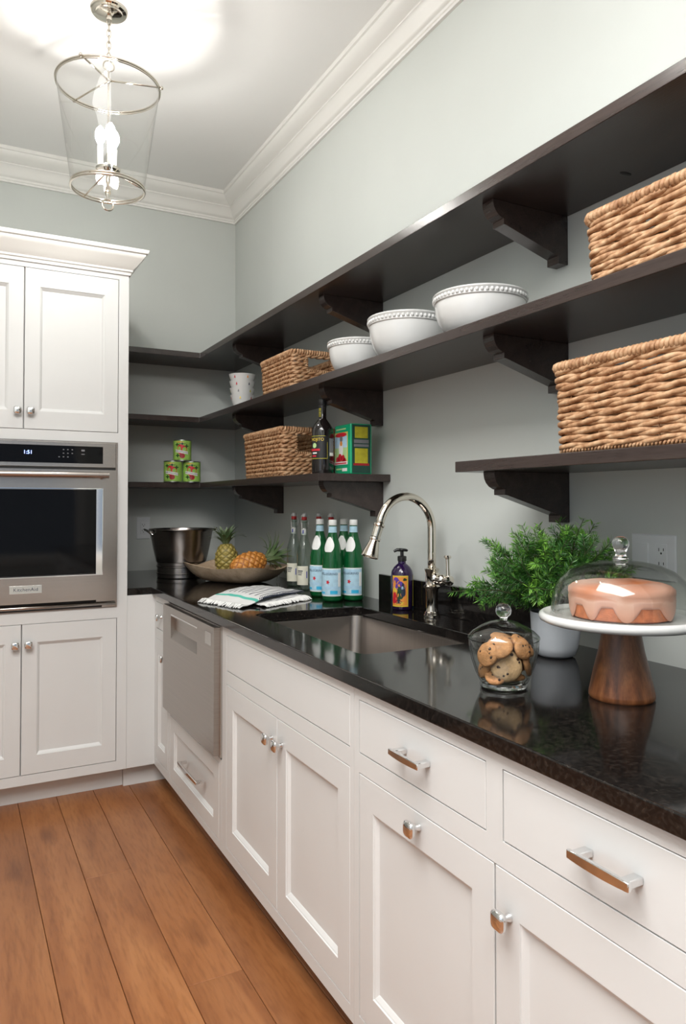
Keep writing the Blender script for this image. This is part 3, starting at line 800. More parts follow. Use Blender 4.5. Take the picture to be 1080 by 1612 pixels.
mb = MB(); nocap(lambda: mb.lathe([(.1325, 2.492), (.1875, 2.878)], 64)); mb.obj('glass_shade', M['lampglass'], t, smooth=True)
mb = MB(); mb.lathe([(.0001, 2.545), (.030, 2.547), (.044, 2.552), (.046, 2.560), (.040, 2.566), (.0001, 2.568)], 32)
mb.lathe([(.006, 2.545), (.009, 2.52), (.005, 2.50), (.010, 2.485), (.012, 2.470), (.006, 2.455), (.004, 2.445)], 20); mb.obj('candle_plate', M['nickel'], t, smooth=40)
mb = MB(); mb.torus(.020, .0042, (0, 0, 2.424), 28, 8, Matrix.Rotation(PI/2, 4, 'X') ); mb.obj('bottom_finial_ring', M['nickel'], t, smooth=True)
for a in (.6, 2.7, 4.8):
    bx, by = .030*math.cos(a), .030*math.sin(a)
    mb = MB(); mb.lathe([(.0105, 2.562), (.0105, 2.645), (.008, 2.653), (.0001, 2.654)], 16, (bx, by, 0)); mb.obj('candle_sleeve', M['candle'], t, smooth=40)
    mb = MB(); mb.lathe([(.007, 2.6545), (.012, 2.664), (.0190, 2.680), (.0190, 2.696), (.013, 2.712), (.004, 2.724), (.0001, 2.726)], 12, (bx, by, 0)); mb.obj('bulb', M['bulb'], t, smooth=True)


t['group'] = 'lanterns in a row along the room'
b2 = [o for o in t.children if o.name.startswith('bulb')][0].data.materials[0]
q = copy_tree(t); q.location = (LX, 1.40, 0); q['label'] = 'clear glass pendant lantern, second of the row, hanging above the picture'
for ch in q.children:
    if ch.name.startswith('bulb'):
        ch.data = ch.data.copy(); ch.data.materials[0] = M['bulb2']

# ------------------------------------------------------------------ woven baskets
def rope_row(x0, x1, y0, y1, z, r, pitch, seg=6, amp=1.0, start=0.0, gap=None, phase=0.0, taper=0):
    """two strands twisted round each other along a rectangle (corners rounded); gap = (u0,u1) fraction left open"""
    per = []
    cr = .018
    loop = rounded_rect(x0, x1, y0, y1, cr, 4)
    # start the loop at the middle of the far side so that an opening in the near side is one interval
    pts = [Vector((p[0], p[1])) for p in loop]
    L = [0]
    for i in range(len(pts)): L.append(L[-1]+(pts[(i+1) % len(pts)]-pts[i]).length)
    tot = L[-1]
    n = max(40, int(tot/.0085))
    def at(u):
        u %= tot; j = 0
        while L[j+1] < u: j += 1
        a, b = pts[j], pts[(j+1) % len(pts)]; t_ = (u-L[j])/max(1e-9, L[j+1]-L[j])
        d = (b-a).normalized(); return a+(b-a)*t_, Vector((d.y, -d.x))
    mb = MB(); turns = round(tot/pitch)
    for s_ in (0, 1):
        chunks = [[]]
        for i in range(n+1):
            u = tot*i/n; p, nr = at(u)
            if gap and abs(p.y-y0) < 1e-4 and gap[0] < p.x < gap[1]:
                if chunks[-1]: chunks.append([])
                continue
            ph = 2*PI*turns*i/n+PI*s_+phase
            wob = noise.noise(Vector((p.x*40, p.y*40, z*60+s_*9)))*.0018
            off = nr*(r*.62*amp*math.cos(ph)); zz = z+r*.62*amp*math.sin(ph)+wob
            chunks[-1].append(((p.x+off.x, p.y+off.y, zz), r*(.92+.25*noise.noise(Vector((p.x*70, p.y*70, z*90+s_*5+3))))))
        full = not gap
        for c_ in chunks:
            if len(c_) > 3:
                if full: c_ = c_[:-1]
                mb.tube([q[0] for q in c_], [q[1] for q in c_], seg, closed=full)
    return mb
def coil(mb, path, R, r, pitch, seg=5, step=9):
    """cord wound tightly round a path"""
    pts = [Vector(p) for p in path]; out = []
    L = [0]
    for i in range(len(pts)-1): L.append(L[-1]+(pts[i+1]-pts[i]).length)
    tot = L[-1]; n = int(tot/pitch*step); j = 0
    for i in range(n+1):
        u = tot*i/n
        while j < len(L)-2 and L[j+1] < u: j += 1
        a, b = pts[j], pts[j+1]; t_ = (u-L[j])/max(1e-9, L[j+1]-L[j]); d = (b-a).normalized()
        side = Vector((d.y, -d.x, 0)); 
        if side.length < .1: side = Vector((1, 0, 0))
        side.normalize(); up = side.cross(d)
        ph = 2*PI*i/step; RR = R*(1+.10*noise.noise((a+(b-a)*t_)*80))
        out.append(a+(b-a)*t_+side*(RR*math.cos(ph))+up*(RR*1.0*math.sin(ph)))
    mb.tube(out, r, seg)
def basket(label, x0, x1, y0, y1, z0, h, rows, r, pitch, handle=False, taper=.008, wires=5):
    cx, cy = (x0+x1)/2, (y0+y1)/2
    t = thing('woven_basket', label, 'basket', (cx, cy, z0), 0, 'woven baskets on the shelves')
    hx, hy = (x1-x0)/2, (y1-y0)/2
    rr_ = r*1.45
    zs = [2.2*r+(h-2.2*r-3.4*r)*i/(rows-1) for i in range(rows)]
    for i, z in enumerate(zs):
        f = taper*(1-z/h)
        g = None
        if handle and .50 < z/h < .84: g = (-hx*.42, hx*.42)
        mb = rope_row(-hx+f+r*1.2, hx-f-r*1.2, -hy+f+r*1.2, hy-f-r*1.2, z, r, pitch, amp=.86 if pitch > .1 else 1.0, gap=g, phase=rnd.uniform(0, 6.28))
        mb.obj('weave_row', M['straw'], t, smooth=True)
    loop = rounded_rect(-hx+r*1.2, hx-r*1.2, -hy+r*1.2, hy-r*1.2, .02, 4); loop = loop+[loop[0]]
    mb = MB(); coil(mb, [(p[0], p[1], h-1.75*r) for p in loop], r*1.15, r*.80, r*1.55); mb.obj('rim', M['straw'], t, smooth=True)
    loop = rounded_rect(-hx+taper+r, hx-taper-r, -hy+taper+r, hy-taper-r, .02, 4); loop = loop+[loop[0]]
    mb = MB(); coil(mb, [(p[0], p[1], r*.95) for p in loop], r*.50, r*.42, r*1.3, 5, 7); mb.obj('base_braid', M['straw'], t, smooth=True)
    mb = MB()
    for s_ in (-1, 1):
        for k in range(wires+1):
            q = -1+2*(k+.5)/(wires+1)
            mb.tube([(s_*(hx-taper-r*1.2), q*(hy-.02), .004), (s_*(hx-r*1.2), q*(hy-.02), h-2*r)], .0016, 5)
        for k in range(3):
            q = (-.72, 0, .72)[k]
            if handle and k == 1 and s_ == -1: continue
            mb.tube([(q*hx, s_*(hy-taper-r*1.2), .004), (q*hx, s_*(hy-r*1.2), h-2*r)], .0016, 5)
    mb.obj('stakes', M['straw'], t, kind='stuff')
    MB().box(-hx+.016, hx-.016, -hy+.016, hy-.016, .003, .008).obj('basket_floor', M['straw'], t)
    if handle:
        mb = MB(); a = hx*.42; y = -hy+r*1.6
        for s_ in (-1, 1): coil(mb, [(s_*(a+.004), y, h*.46), (s_*(a+.004), y, h*.86)], r*.75, r*.5, r*1.3)
        coil(mb, [(-a, y, h*.47), (a, y, h*.47)], r*.7, r*.45, r*1.3)
        mb.obj('handle_binding', M['straw'], t, smooth=True)
    return t
basket('small woven basket with handle slot on the middle shelf, between cup stack and white bowls', 1.222, 1.495, 2.765, 3.125, 1.777, .163, 8, .0072, .062, True)
basket('woven basket with handle slot on the lowest shelf, left of the dark bottle', 1.222, 1.495, 2.870, 3.345, 1.412, .216, 10, .0076, .064, True)
basket('large woven basket on the middle shelf at the top right edge of the photo', 1.222, 1.497, .80, 1.182, 1.777, .162, 8, .0073, .190, False)
basket('largest woven basket on the lowest right shelf, above the evergreen', 1.222, 1.497, .78, 1.282, 1.412, .212, 11, .0071, .180, False)

# ------------------------------------------------------------------ white beaded bowls
def bowl(label, x, y, z, R, h, nb):
    t = thing('serving_bowl', label, 'bowl', (x, y, z), 0, 'white beaded bowls on the middle shelf')
    rf = R*.42
    pr = [(.0001, .004), (rf-.008, .004), (rf-.004, 0), (rf, 0), (rf+.002, .006)]
    for i in range(1, 13):
        a = i/12; pr.append((rf+.002+(R-.007-rf-.002)*math.sin(a*PI/2)**.9, .006+(h*.80-.006)*(1-math.cos(a*PI/2))**.92))
    pr += [(R-.004, h*.805), (R-.003, h*.82), (R-.0055, h*.835), (R-.0045, h*.93), (R-.001, h*.945), (R, h*.97), (R-.002, h*.99), (R-.006, h), (R-.011, h*.985)]
    for i in range(11, -1, -1):
        a = i/12; pr.append((max(.0001, (R-.015)*math.sin(a*PI/2)**.9), .016+(h*.93-.016)*(1-math.cos(a*PI/2))**.92))
    MB().lathe(pr, 72).obj('bowl_body', M['porcelain'], t, smooth=60)
    mb = MB(); br = PI*(R-.004)/nb*.80
    for k in range(nb):
        a = 2*PI*k/nb; mb.ball(((R-.0045)*math.cos(a), (R-.0045)*math.sin(a), h*.882), br, 8, 1, 1, 1.15)
    mb.obj('bead_band', M['porcelain'], t, smooth=True, kind='stuff')
bowl('largest white beaded bowl, nearest the camera on the middle shelf', 1.36, 1.708, 1.777, .139, .130, 60)
bowl('medium white beaded bowl, in the middle of the three on the shelf', 1.36, 2.100, 1.777, .137, .150, 56)
bowl('smallest white beaded bowl, next to the woven basket', 1.35, 2.431, 1.777, .116, .131, 54)

# ------------------------------------------------------------------ stack of small patterned bowls
names = ['bottom', 'second from bottom', 'third from bottom', 'topmost']
motc = [(M['yellow'], M['darkred']), (M['olive'], M['greyprint']), (M['red'], M['ink']), (M['orangeprint'], M['red'])]
for i in range(4):
    R, h = .062+.0022*i, .072
    t = thing('patterned_cup', 'small white patterned cup, %s of the stack of four on the middle shelf' % names[i], 'cup', (1.30, 3.560, 1.777+.0355*i), .4*i, 'stack of patterned cups')
    pr = [(.0001, .003), (.030, .003), (.032, 0), (.036, 0), (.040, .006), (.047, .025), (R-.006, .052), (R-.001, h-.002), (R, h), (R-.0025, h), (R-.004, h-.004), (R-.010, .052), (.044, .027), (.034, .0085), (.0001, .0085)]
    MB().lathe(pr, 40).obj('cup_body', M['porcelain'], t, smooth=60)
    ra = lambda z_: R-.0008-(h-z_)*.20
    for k in range(6):
        a = k*PI/3+i*.5; z_ = h*.78
        mb = MB(); mm = Matrix.Rotation(a, 4, 'Z')
        mb.add([mm @ Vector(((ra(z_)+.0005), q[0], z_+q[1])) for q in ((-.004, -.007), (.004, -.007), (.001, .008), (-.001, .008))], [(0, 1, 2, 3)])
        mb.obj('motif', motc[i][k % 2], t)

# ------------------------------------------------------------------ tomato cans
def can(label, x, y, z, rz):
    t = thing('tomato_can', label, 'can', (x, y, z), rz, 'stacked tomato cans')
    r, h = .0495, .118
    MB().lathe([(.0001, .002), (r-.003, .002), (r-.001, 0), (r+.0005, .001), (r+.0005, .004), (r-.0008, .005), (r-.0008, h-.005), (r+.0005, h-.004), (r+.0005, h-.001), (r-.001, h), (r-.003, h-.002), (r-.004, h-.004), (.0001, h-.004)], 44).obj('can_body', M['metalgrey'], t, smooth=40)
    lb = nocap(lambda: MB().lathe([(r+.0002, .006), (r+.0002, h-.006)], 44)).obj('label', M['lime'], t, smooth=True)
    blob_patch(r, 0, .064, .026, .027, shape=lambda a: 1+.10*math.cos(3*a)).obj('tomato_print', M['red'], lb)
    blob_patch(r, .06, .028, .015, .014).obj('tomato_print', M['darkred'], lb)
    for a, zz, ra, rz_ in ((-.52, .090, .009, .007), (.55, .082, .009, .008), (.06, .095, .013, .005), (-.45, .030, .009, .008)):
        blob_patch(r, a, zz, ra, rz_, shape=lambda q: 1+.5*math.cos(4*q)).obj('leaf_print', M['leafdark'], lb)
    blob_patch(r, -.2, .104, .022, .003).obj('top_print', M['orangeprint'], lb)
    mb = MB(); n = 14; vs = []
    for i in range(n+1):
        q = -1+2*i/n; a = q*.72; zc = .050-q*.006; rr = r+.0013
        for dz in (-.0075, .0075): vs.append((rr*math.sin(a), -rr*math.cos(a), zc+dz))
    mb.add(vs, [(2*i, 2*i+2, 2*i+3, 2*i+1) for i in range(n)]); mb.obj('banner', M['white'], lb)
    me = text_mesh('SAN MARZANO', .0108, M['ink'], bend=r+.0016, spacing=.95)
    for v in me.vertices: v.co.z += .050-.006*math.atan2(v.co.x, -v.co.y)/.72
    o = bpy.data.objects.new('banner_text', me); COL.objects.link(o); o.parent = lb
    return t
can('green tomato can at bottom left of the stack in the corner', 1.065, 4.02, 1.412, -.40)
can('green tomato can at bottom right of the stack in the corner', 1.170, 4.02, 1.412, -.28)
can('green tomato can on top of the two others in the corner', 1.117, 4.02, 1.530, -.33)

# ------------------------------------------------------------------ dark mixer bottle and green tin
t = thing('dark_bottle', 'tall dark glass bottle with black and red label on the lowest shelf', 'bottle', (1.285, 2.600, 1.412), -.75)
r = .043
MB().lathe([(.0001, .002), (r-.006, .001), (r-.002, .003), (r, .010), (r, .170), (r-.002, .182), (r-.010, .196), (.021, .212), (.0155, .220), (.0150, .262), (.0165, .266), (.0165, .272), (.0001, .272)], 40).obj('bottle_body', M['darkbottle'], t, smooth=40)
MB().lathe([(.0165, .272), (.0175, .274), (.0175, .294), (.0165, .298), (.0001, .298)], 28).obj('cap', M['black'], t, smooth=40)
lb = patch(r, -1.0, .75, .060, .150).obj('front_label', M['black'], t)
for a0, a1, za, zb in ((-1.0, .55, .148, .150), (-1.0, .75, .060, .062), (.72, .75, .062, .125)): patch(r+.0006, a0, a1, za, zb, 10).obj('label_border', M['olive'], lb)
text_obj('label_text', 'MOJITO', .017, M['yellow'], lb, (0, 0, .135), -.25, bend=r+.0009)
blob_patch(r+.0006, -.50, .112, .010, .010).obj('lime_print', M['palegreen'], lb)
patch(r+.0006, -1.0, .05, .091, .099, 10).obj('red_band', M['red'], lb)
patch(r+.0006, -.75, -.25, .080, .085, 6).obj('white_mark', M['white'], lb); patch(r+.0006, -.80, -.30, .068, .074, 6).obj('red_mark', M['red'], lb)
bk = patch(r, .95, 1.75, .070, .140).obj('back_label', M['greyprint'], t); patch(r+.0006, 1.0, 1.6, .072, .084, 8).obj('barcode', M['white'], bk)
nk = patch(.0152, -1.1, .2, .222, .262, 8).obj('neck_label', M['black'], t)
for zz in (.228, .236, .243, .251, .257): patch(.0158, -.85, -.10, zz, zz+.0035, 6).obj('neck_mark', M['olive'], nk)

t = thing('olive_oil_tin', 'green rectangular oil tin with picture label at the end of the lowest shelf', 'tin', (1.352, 2.490, 1.412))
MB().box(0, .094, 0, .134, 0, .196).obj('tin_body', M['tin'], t, bevel=.004, bseg=3)
MB().box(.010, .084, .010, .124, .1955, .1995).obj('tin_lid', M['metalgrey'], t, bevel=.001)
def fr(y0, y1, z0, z1, m, nm, d=.0006): MB().box(-d, -d+.0006, y0, y1, z0, z1).obj(nm, m, t)
fr(.024, .134, .048, .166, M['yellow'], 'picture_frame'); fr(.028, .132, .051, .163, M['palegreen'], 'picture_field', .0009); fr(.028, .132, .105, .150, M['sky'], 'picture_sky', .0012)
def frd(yc, zc, ry, rz_, m, nm, d=.0016):
    mb = MB(); n = 14; vs = [(-d, yc+ry*math.cos(2*PI*k/n), zc+rz_*math.sin(2*PI*k/n)) for k in range(n)]; mb.add(vs, [tuple(range(n))]); mb.obj(nm, m, t)
frd(.078, .100, .018, .034, M['white'], 'picture_dress'); frd(.076, .140, .012, .012, M['greyprint'], 'picture_hair', .0018); frd(.076, .122, .010, .010, M['orangeprint'], 'picture_face', .0020)
frd(.078, .156, .048, .009, M['red'], 'picture_arch', .0017)
for yc, zc, q in ((.060, .062, .015), (.085, .066, .016), (.045, .052, .012), (.105, .056, .014)): frd(yc, zc, q, q, M['red'], 'tomato_print', .0022)
fr(.022, .134, .038, .050, M['white'], 'title_band', .0024); fr(.030, .128, .041, .046, M['red'], 'title_print', .0027)
fr(.040, .120, .176, .181, M['palegreen'], 'top_print'); fr(.030, .070, .012, .024, M['white'], 'bottom_print'); fr(.075, .120, .018, .024, M['palegreen'], 'bottom_print')
def sd(x0, x1, z0, z1, m, nm, d=.0006): MB().box(x0, x1, -d, -d+.0006, z0, z1).obj(nm, m, t)
sd(.006, .088, .004, .192, M['tindark'], 'side_panel'); sd(.018, .076, .140, .184, M['olive'], 'side_print', .0009); sd(.018, .076, .035, .100, M['olive'], 'side_print', .0009)
sd(.014, .080, .106, .116, M['greyprint'], 'side_text_block', .0009); sd(.014, .080, .120, .134, M['greyprint'], 'side_text_block', .0009); sd(.012, .082, .033, .042, M['darkred'], 'side_tomatoes', .0012)

# ------------------------------------------------------------------ steel bucket
t = thing('ice_bucket', 'large stainless steel bucket with side handles in the corner of the counter', 'bucket', (1.062, 3.83, CT))
pr = [(.0001, .001), (.122, .001), (.125, .004), (.125, .020), (.128, .023), (.128, .027), (.125, .030), (.125, .055), (.129, .058), (.129, .063), (.1255, .066), (.1255, .080), (.130, .084), (.145, .150), (.162, .240), (.166, .246), (.168, .250), (.166, .254), (.161, .252), (.158, .242), (.141, .150), (.121, .060), (.0001, .055)]
MB().lathe(pr, 64).obj('bucket_body', M['bucket'], t, smooth=35)
for a in (PI+.25, .25):
    h_ = MB(); m_ = Matrix.Rotation(a, 4, 'Z')
    h_.tube([m_ @ Vector(p) for p in ((.160, -.012, .232), (.185, -.012, .240), (.190, 0, .242), (.185, .012, .240), (.160, .012, .232))], .0045, 8)
    h_.tube([m_ @ Vector(p) for p in ((.188, -.045, .252), (.190, 0, .243), (.188, .045, .226))], .006, 10)
    h_.obj('handle', M['chrome'], t, smooth=True)

# ------------------------------------------------------------------ carved wooden bowl with pineapples
def carved_bowl():
    t = thing('wooden_bowl', 'rectangular carved pale wooden bowl holding two pineapples', 'bowl', (1.2325, 3.470, CT))
    ax = Vector((.245, -.45)).normalized(); ay = Vector((.88, .48)).normalized()
    ay = Vector((-ax.y, ax.x)); hl, hw = .262, .150
    hgt = {0: .088, 1: .088, 2: .105, 3: .100}
    nu, ns = 72, 12; vs = []; 
    def rim(th):
        c_, s_ = math.cos(th), math.sin(th); p_ = 3.4
        q = (abs(c_)**p_+abs(s_)**p_)**(-1/p_); u, v = q*c_, q*s_
        corner = (abs(u*v))**1.6
        e_ = 1+.10*corner
        z = .072+.030*corner+(.012 if u < 0 else 0)*corner
        return u*e_*hl, v*e_*hw, z
    for sgn in (1, 0):
        for j in range(ns+1):
            s = j/ns; f = s**.75
            for i in range(nu):
                th = 2*PI*i/nu; u, v, z = rim(th)
                k = .30+.70*f if j else 0.0
                inn = 1.0 if sgn else .955
                zz = (z-(.0 if sgn else .002))*(s**2.2) if sgn else .012+(z-.012)*(s**2.0)
                if j == 0: u = v = 0
                p = ax*(u*k*inn)+ay*(v*k*inn)
                if sgn and j == 1: zz = 0
                vs.append((p.x, p.y, max(0, zz)))
    fs = []
    K = (ns+1)*nu
    for b in (0, K):
        for j in range(ns):
            for i in range(nu): fs.append((b+j*nu+i, b+j*nu+(i+1) % nu, b+(j+1)*nu+(i+1) % nu, b+(j+1)*nu+i))
    for i in range(nu): fs.append((ns*nu+i, ns*nu+(i+1) % nu, K+ns*nu+(i+1) % nu, K+ns*nu+i))
    mb = MB(); mb.add(vs, fs); o = mb.obj('bowl_body', M['bowlwood'], t, smooth=60)
    return t
carved_bowl()
def pineapple(label, loc, axis, h, R, skin, leafn, leaf_len, seed):
    t = thing('pineapple', label, 'pineapple', loc, 0, 'pineapples in the carved bowl')
    rot = Vector((0, 0, 1)).rotation_difference(Vector(axis).normalized()).to_matrix().to_4x4()
    rr = random.Random(seed); nu, nv = 96, 64; rows, per = 9, 8
    vs, at = [], []
    for j in range(nv+1):
        v = j/nv; base = R*(math.sin(PI*(.04+.92*v))**.42)*(1.0-.10*abs(v-.45)) if 0 < j < nv else .004
        for i in range(nu):
            u = i/nu
            a_, b_ = per*u+rows*v*.62, per*u-rows*v*.62
            fa, fb = a_-math.floor(a_)-.5, b_-math.floor(b_)-.5
            d = max(abs(fa), abs(fb))*2
            bump = (1-d**2.4); r_ = base*(1+.085*bump)+(.0025 if d < .22 else 0)
            th = 2*PI*u; p = rot @ Vector((r_*math.cos(th), r_*math.sin(th), (v-.5)*h))
            vs.append(p); at.append(min(1, max(0, .10+.80*bump+rr.uniform(-.12, .12)-(.5 if d < .2 else 0))))
    fs = [(j*nu+i, j*nu+(i+1) % nu, (j+1)*nu+(i+1) % nu, (j+1)*nu+i) for j in range(nv) for i in range(nu)]
    fs += [tuple(range(nu)), tuple(nv*nu+i for i in range(nu))]
    mb = MB(); mb.add(vs, fs, at); mb.obj('fruit_skin', skin, t, smooth=True)
    for k in range(leafn):
        f = k/leafn; az = k*2.4; tilt = 1.15*(1-f)**.8+.08; L_ = leaf_len*(.55+.45*math.sin(PI*min(1, f*.8+.25)))*rr.uniform(.85, 1.1)
        mb = MB(); n = 6; lv = []; la = []
        for q in range(n+1):
            s = q/n; tl = tilt*(.35+.9*s); 
            rad = .010+L_*s*math.sin(tl)*.9; zz = h*.48+.012*f+L_*s*math.cos(tl*.85)
            w_ = .0125*(1-s)**.7*(1 if s > .05 else .8)+.0004
            c_ = Vector((rad*math.cos(az), rad*math.sin(az), zz)); tn = Vector((-math.sin(az), math.cos(az), 0)); nr = Vector((math.cos(az), math.sin(az), .3)).normalized()
            for sd_ in (-1, 0, 1): lv.append(rot @ (c_+tn*w_*sd_-nr*(.003*(sd_ == 0)))); la.append(s)
        lf = []
        for q in range(n):
            for k2 in (0, 1): lf.append((q*3+k2, q*3+k2+1, q*3+k2+4, q*3+k2+3))
        mb.add(lv, lf, la); mb.obj('leaf', M['pineleaf'], t, smooth=True)
    return t
pineapple('upright pineapple with green-gold skin standing in the carved wooden bowl', (1.215, 3.545, CT+.102), (-.05, .03, 1), .165, .056, M['pinegreen'], 30, .120, 3)
pineapple('orange ripe pineapple lying on its side in the carved wooden bowl', (1.262, 3.365, CT+.090), (.88, .02, .26), .180, .057, M['pineorange'], 38, .150, 5)

# ------------------------------------------------------------------ swing-top clear bottles
def swing_bottle(label, x, y, rz):
    t = thing('swing_top_bottle', label, 'bottle', (x, y, CT), rz, 'clear swing-top bottles')
    r = .0335
    nocap(lambda: MB().lathe([(.0001, .006), (.020, .004), (r-.004, .0008), (r, .006), (r, .165), (r-.002, .180), (r-.008, .205), (.0175, .235), (.0140, .262), (.0128, .300), (.0130, .306)], 36)).obj('bottle_body', M['bottleglass'], t, smooth=60)
    MB().lathe([(.0001, .0012), (r-.006, .0012), (r-.003, .007), (.0001, .009)], 24).obj('bottle_base', M['bottleglass'], t, smooth=50)
    MB().lathe([(.0128, .300), (.0155, .303), (.0155, .312), (.0125, .315)], 24).obj('neck_ring', M['bottleglass'], t, smooth=40)
    MB().lathe([(.0001, .310), (.0118, .312), (.0120, .325), (.0095, .327), (.0001, .327)], 20).obj('rubber_seal', M['cork'], t, smooth=40)
    MB().lathe([(.0095, .327), (.0115, .330), (.0115, .340), (.0080, .3445), (.0001, .345)], 20).obj('stopper', M['porcelain'], t, smooth=50)
    mb = MB()
    for s_ in (-1, 1): mb.tube([(s_*.012, 0, .336), (s_*.016, .004, .325), (s_*.0185, .008, .300), (s_*.0150, .002, .276)], .0010, 6)
    mb.tube([(-.015, .002, .276), (-.010, -.012, .274), (0, -.0160, .273), (.010, -.012, .274), (.015, .002, .276)], .0010, 6)
    mb.obj('wire_bail', M['chrome'], t, smooth=True)
    lb = patch(r+.0003, -.95, .75, .024, .108).obj('front_label', M['cream'], t)
    for k, (a0, a1, z_) in enumerate(((-.70, .05, .084), (-.72, -.02, .076), (-.65, -.10, .068))): patch(r+.0009, a0, a1, z_, z_+.0045, 8).obj('label_mark', M['greyprint'] if k else M['ink'], lb)
    patch(r+.0009, .52, .64, .055, .085, 3).obj('label_mark', M['blueink'], lb)
    nb = patch(.0143, -.9, .8, .246, .276, 8).obj('neck_label', M['white'], t); patch(.0149, -.35, .05, .252, .268, 4).obj('neck_mark', M['blueink'], nb)
    patch(.0134, -1.15, -.55, .270, .312, 4).obj('neck_strip', M['white'], t)
    return t
swing_bottle('clear swing-top bottle beside the carved bowl, leftmost of the four', 1.415, 3.165, -.75)
swing_bottle('clear swing-top bottle in front, right beside the leftmost one', 1.392, 3.000, -.70)
swing_bottle('clear swing-top bottle half hidden behind the leftmost green bottle', 1.474, 3.020, -.70)
swing_bottle('clear swing-top bottle behind the front green bottle, nearest the wall', 1.476, 2.900, -.70)

# ------------------------------------------------------------------ green sparkling water bottles
def green_bottle(label, x, y, rz):
    t = thing('green_water_bottle', label, 'bottle', (x, y, CT), rz, 'green sparkling water bottles')
    r = .0415
    MB().lathe([(.0001, .006), (.022, .004), (r-.008, .0005), (r-.002, .004), (r, .012), (r, .155), (r-.001, .170), (r-.006, .195), (.0295, .222), (.0215, .250), (.0165, .272), (.0150, .285), (.0150, .300), (.0001, .300)], 44).obj('bottle_body', M['greenglass'], t, smooth=60)
    MB().lathe([(.0158, .300), (.0165, .301), (.0165, .318), (.0150, .3225), (.0001, .323)], 28).obj('cap', M['white'], t, smooth=40)
    nocap(lambda: MB().lathe([(.0172, .272), (.0162, .296)], 28)).obj('neck_band', M['labelblue'], t, smooth=True)
    lb = patch(r+.0003, -1.35, 1.35, .023, .132, 26).obj('front_label', M['white'], t)
    patch(r+.0009, -1.31, 1.31, .027, .128, 26).obj('label_field', M['labelblue'], lb)
    patch(r+.0014, -1.28, .75, .108, .124, 20).obj('title_panel', M['sky'], lb)
    text_obj('title_text', 'S.PELLEGRINO', .0125, M['ink'], lb, (0, 0, .110), .02, bend=r+.0019, spacing=1.0)
    blob_patch(r+.0012, 0.02, .078, .0065, .0075, 10, .0008, lambda a: 1+.35*math.cos(5*a)).obj('star_print', M['red'], lb)
    patch(r+.0014, -1.0, .95, .050, .062, 16).obj('scenery_print', M['sky'], lb)
    patch(r+.0014, .25, .95, .032, .045, 8).obj('blue_band', M['cyan'], lb); patch(r+.0014, -1.2, -.3, .032, .040, 8).obj('blue_band', M['cyan'], lb)
    patch(r+.0015, 1.0, 1.25, .060, .115, 4).obj('side_text_block', M['white'], lb)
    mb = MB(); vs = []; n = 18   # rounded shield on the sloping shoulder
    prof = [(.205, .0335), (.215, .0315), (.225, .0288), (.235, .0262), (.245, .0236), (.253, .0210)]
    def rad(z):
        for (za, ra), (zb, rb) in zip([(.170, .0412), (.195, .0362), (.222, .0302), (.250, .0221)], [(.195, .0362), (.222, .0302), (.250, .0221), (.272, .0172)]):
            if za <= z <= zb: return ra+(rb-ra)*(z-za)/(zb-za)+.0006
        return .03
    rows = 8
    for j in range(rows+1):
        z_ = .196+.058*j/rows; q = j/rows; wd = .74*math.sin(PI*(q*.86+.10))**.6
        for i in range(9):
            a = -wd+2*wd*i/8-.05; r_ = rad(z_)+.0006; vs.append((r_*math.sin(a), -r_*math.cos(a), z_))
    mb.add(vs, [(j*9+i, j*9+i+1, (j+1)*9+i+1, (j+1)*9+i) for j in range(rows) for i in range(8)]); nl = mb.obj('shoulder_label', M['white'], t, smooth=True)
    return t
green_bottle('green water bottle in front of the group beside the sink', 1.333, 2.606, -.95)
green_bottle('green water bottle on the right of the group, nearest the faucet', 1.420, 2.592, -.95)
green_bottle('green water bottle on the left, overlapped by the front bottle', 1.355, 2.765, -1.05)
green_bottle('green water bottle at the back of the group, mostly hidden', 1.440, 2.712, -.85)

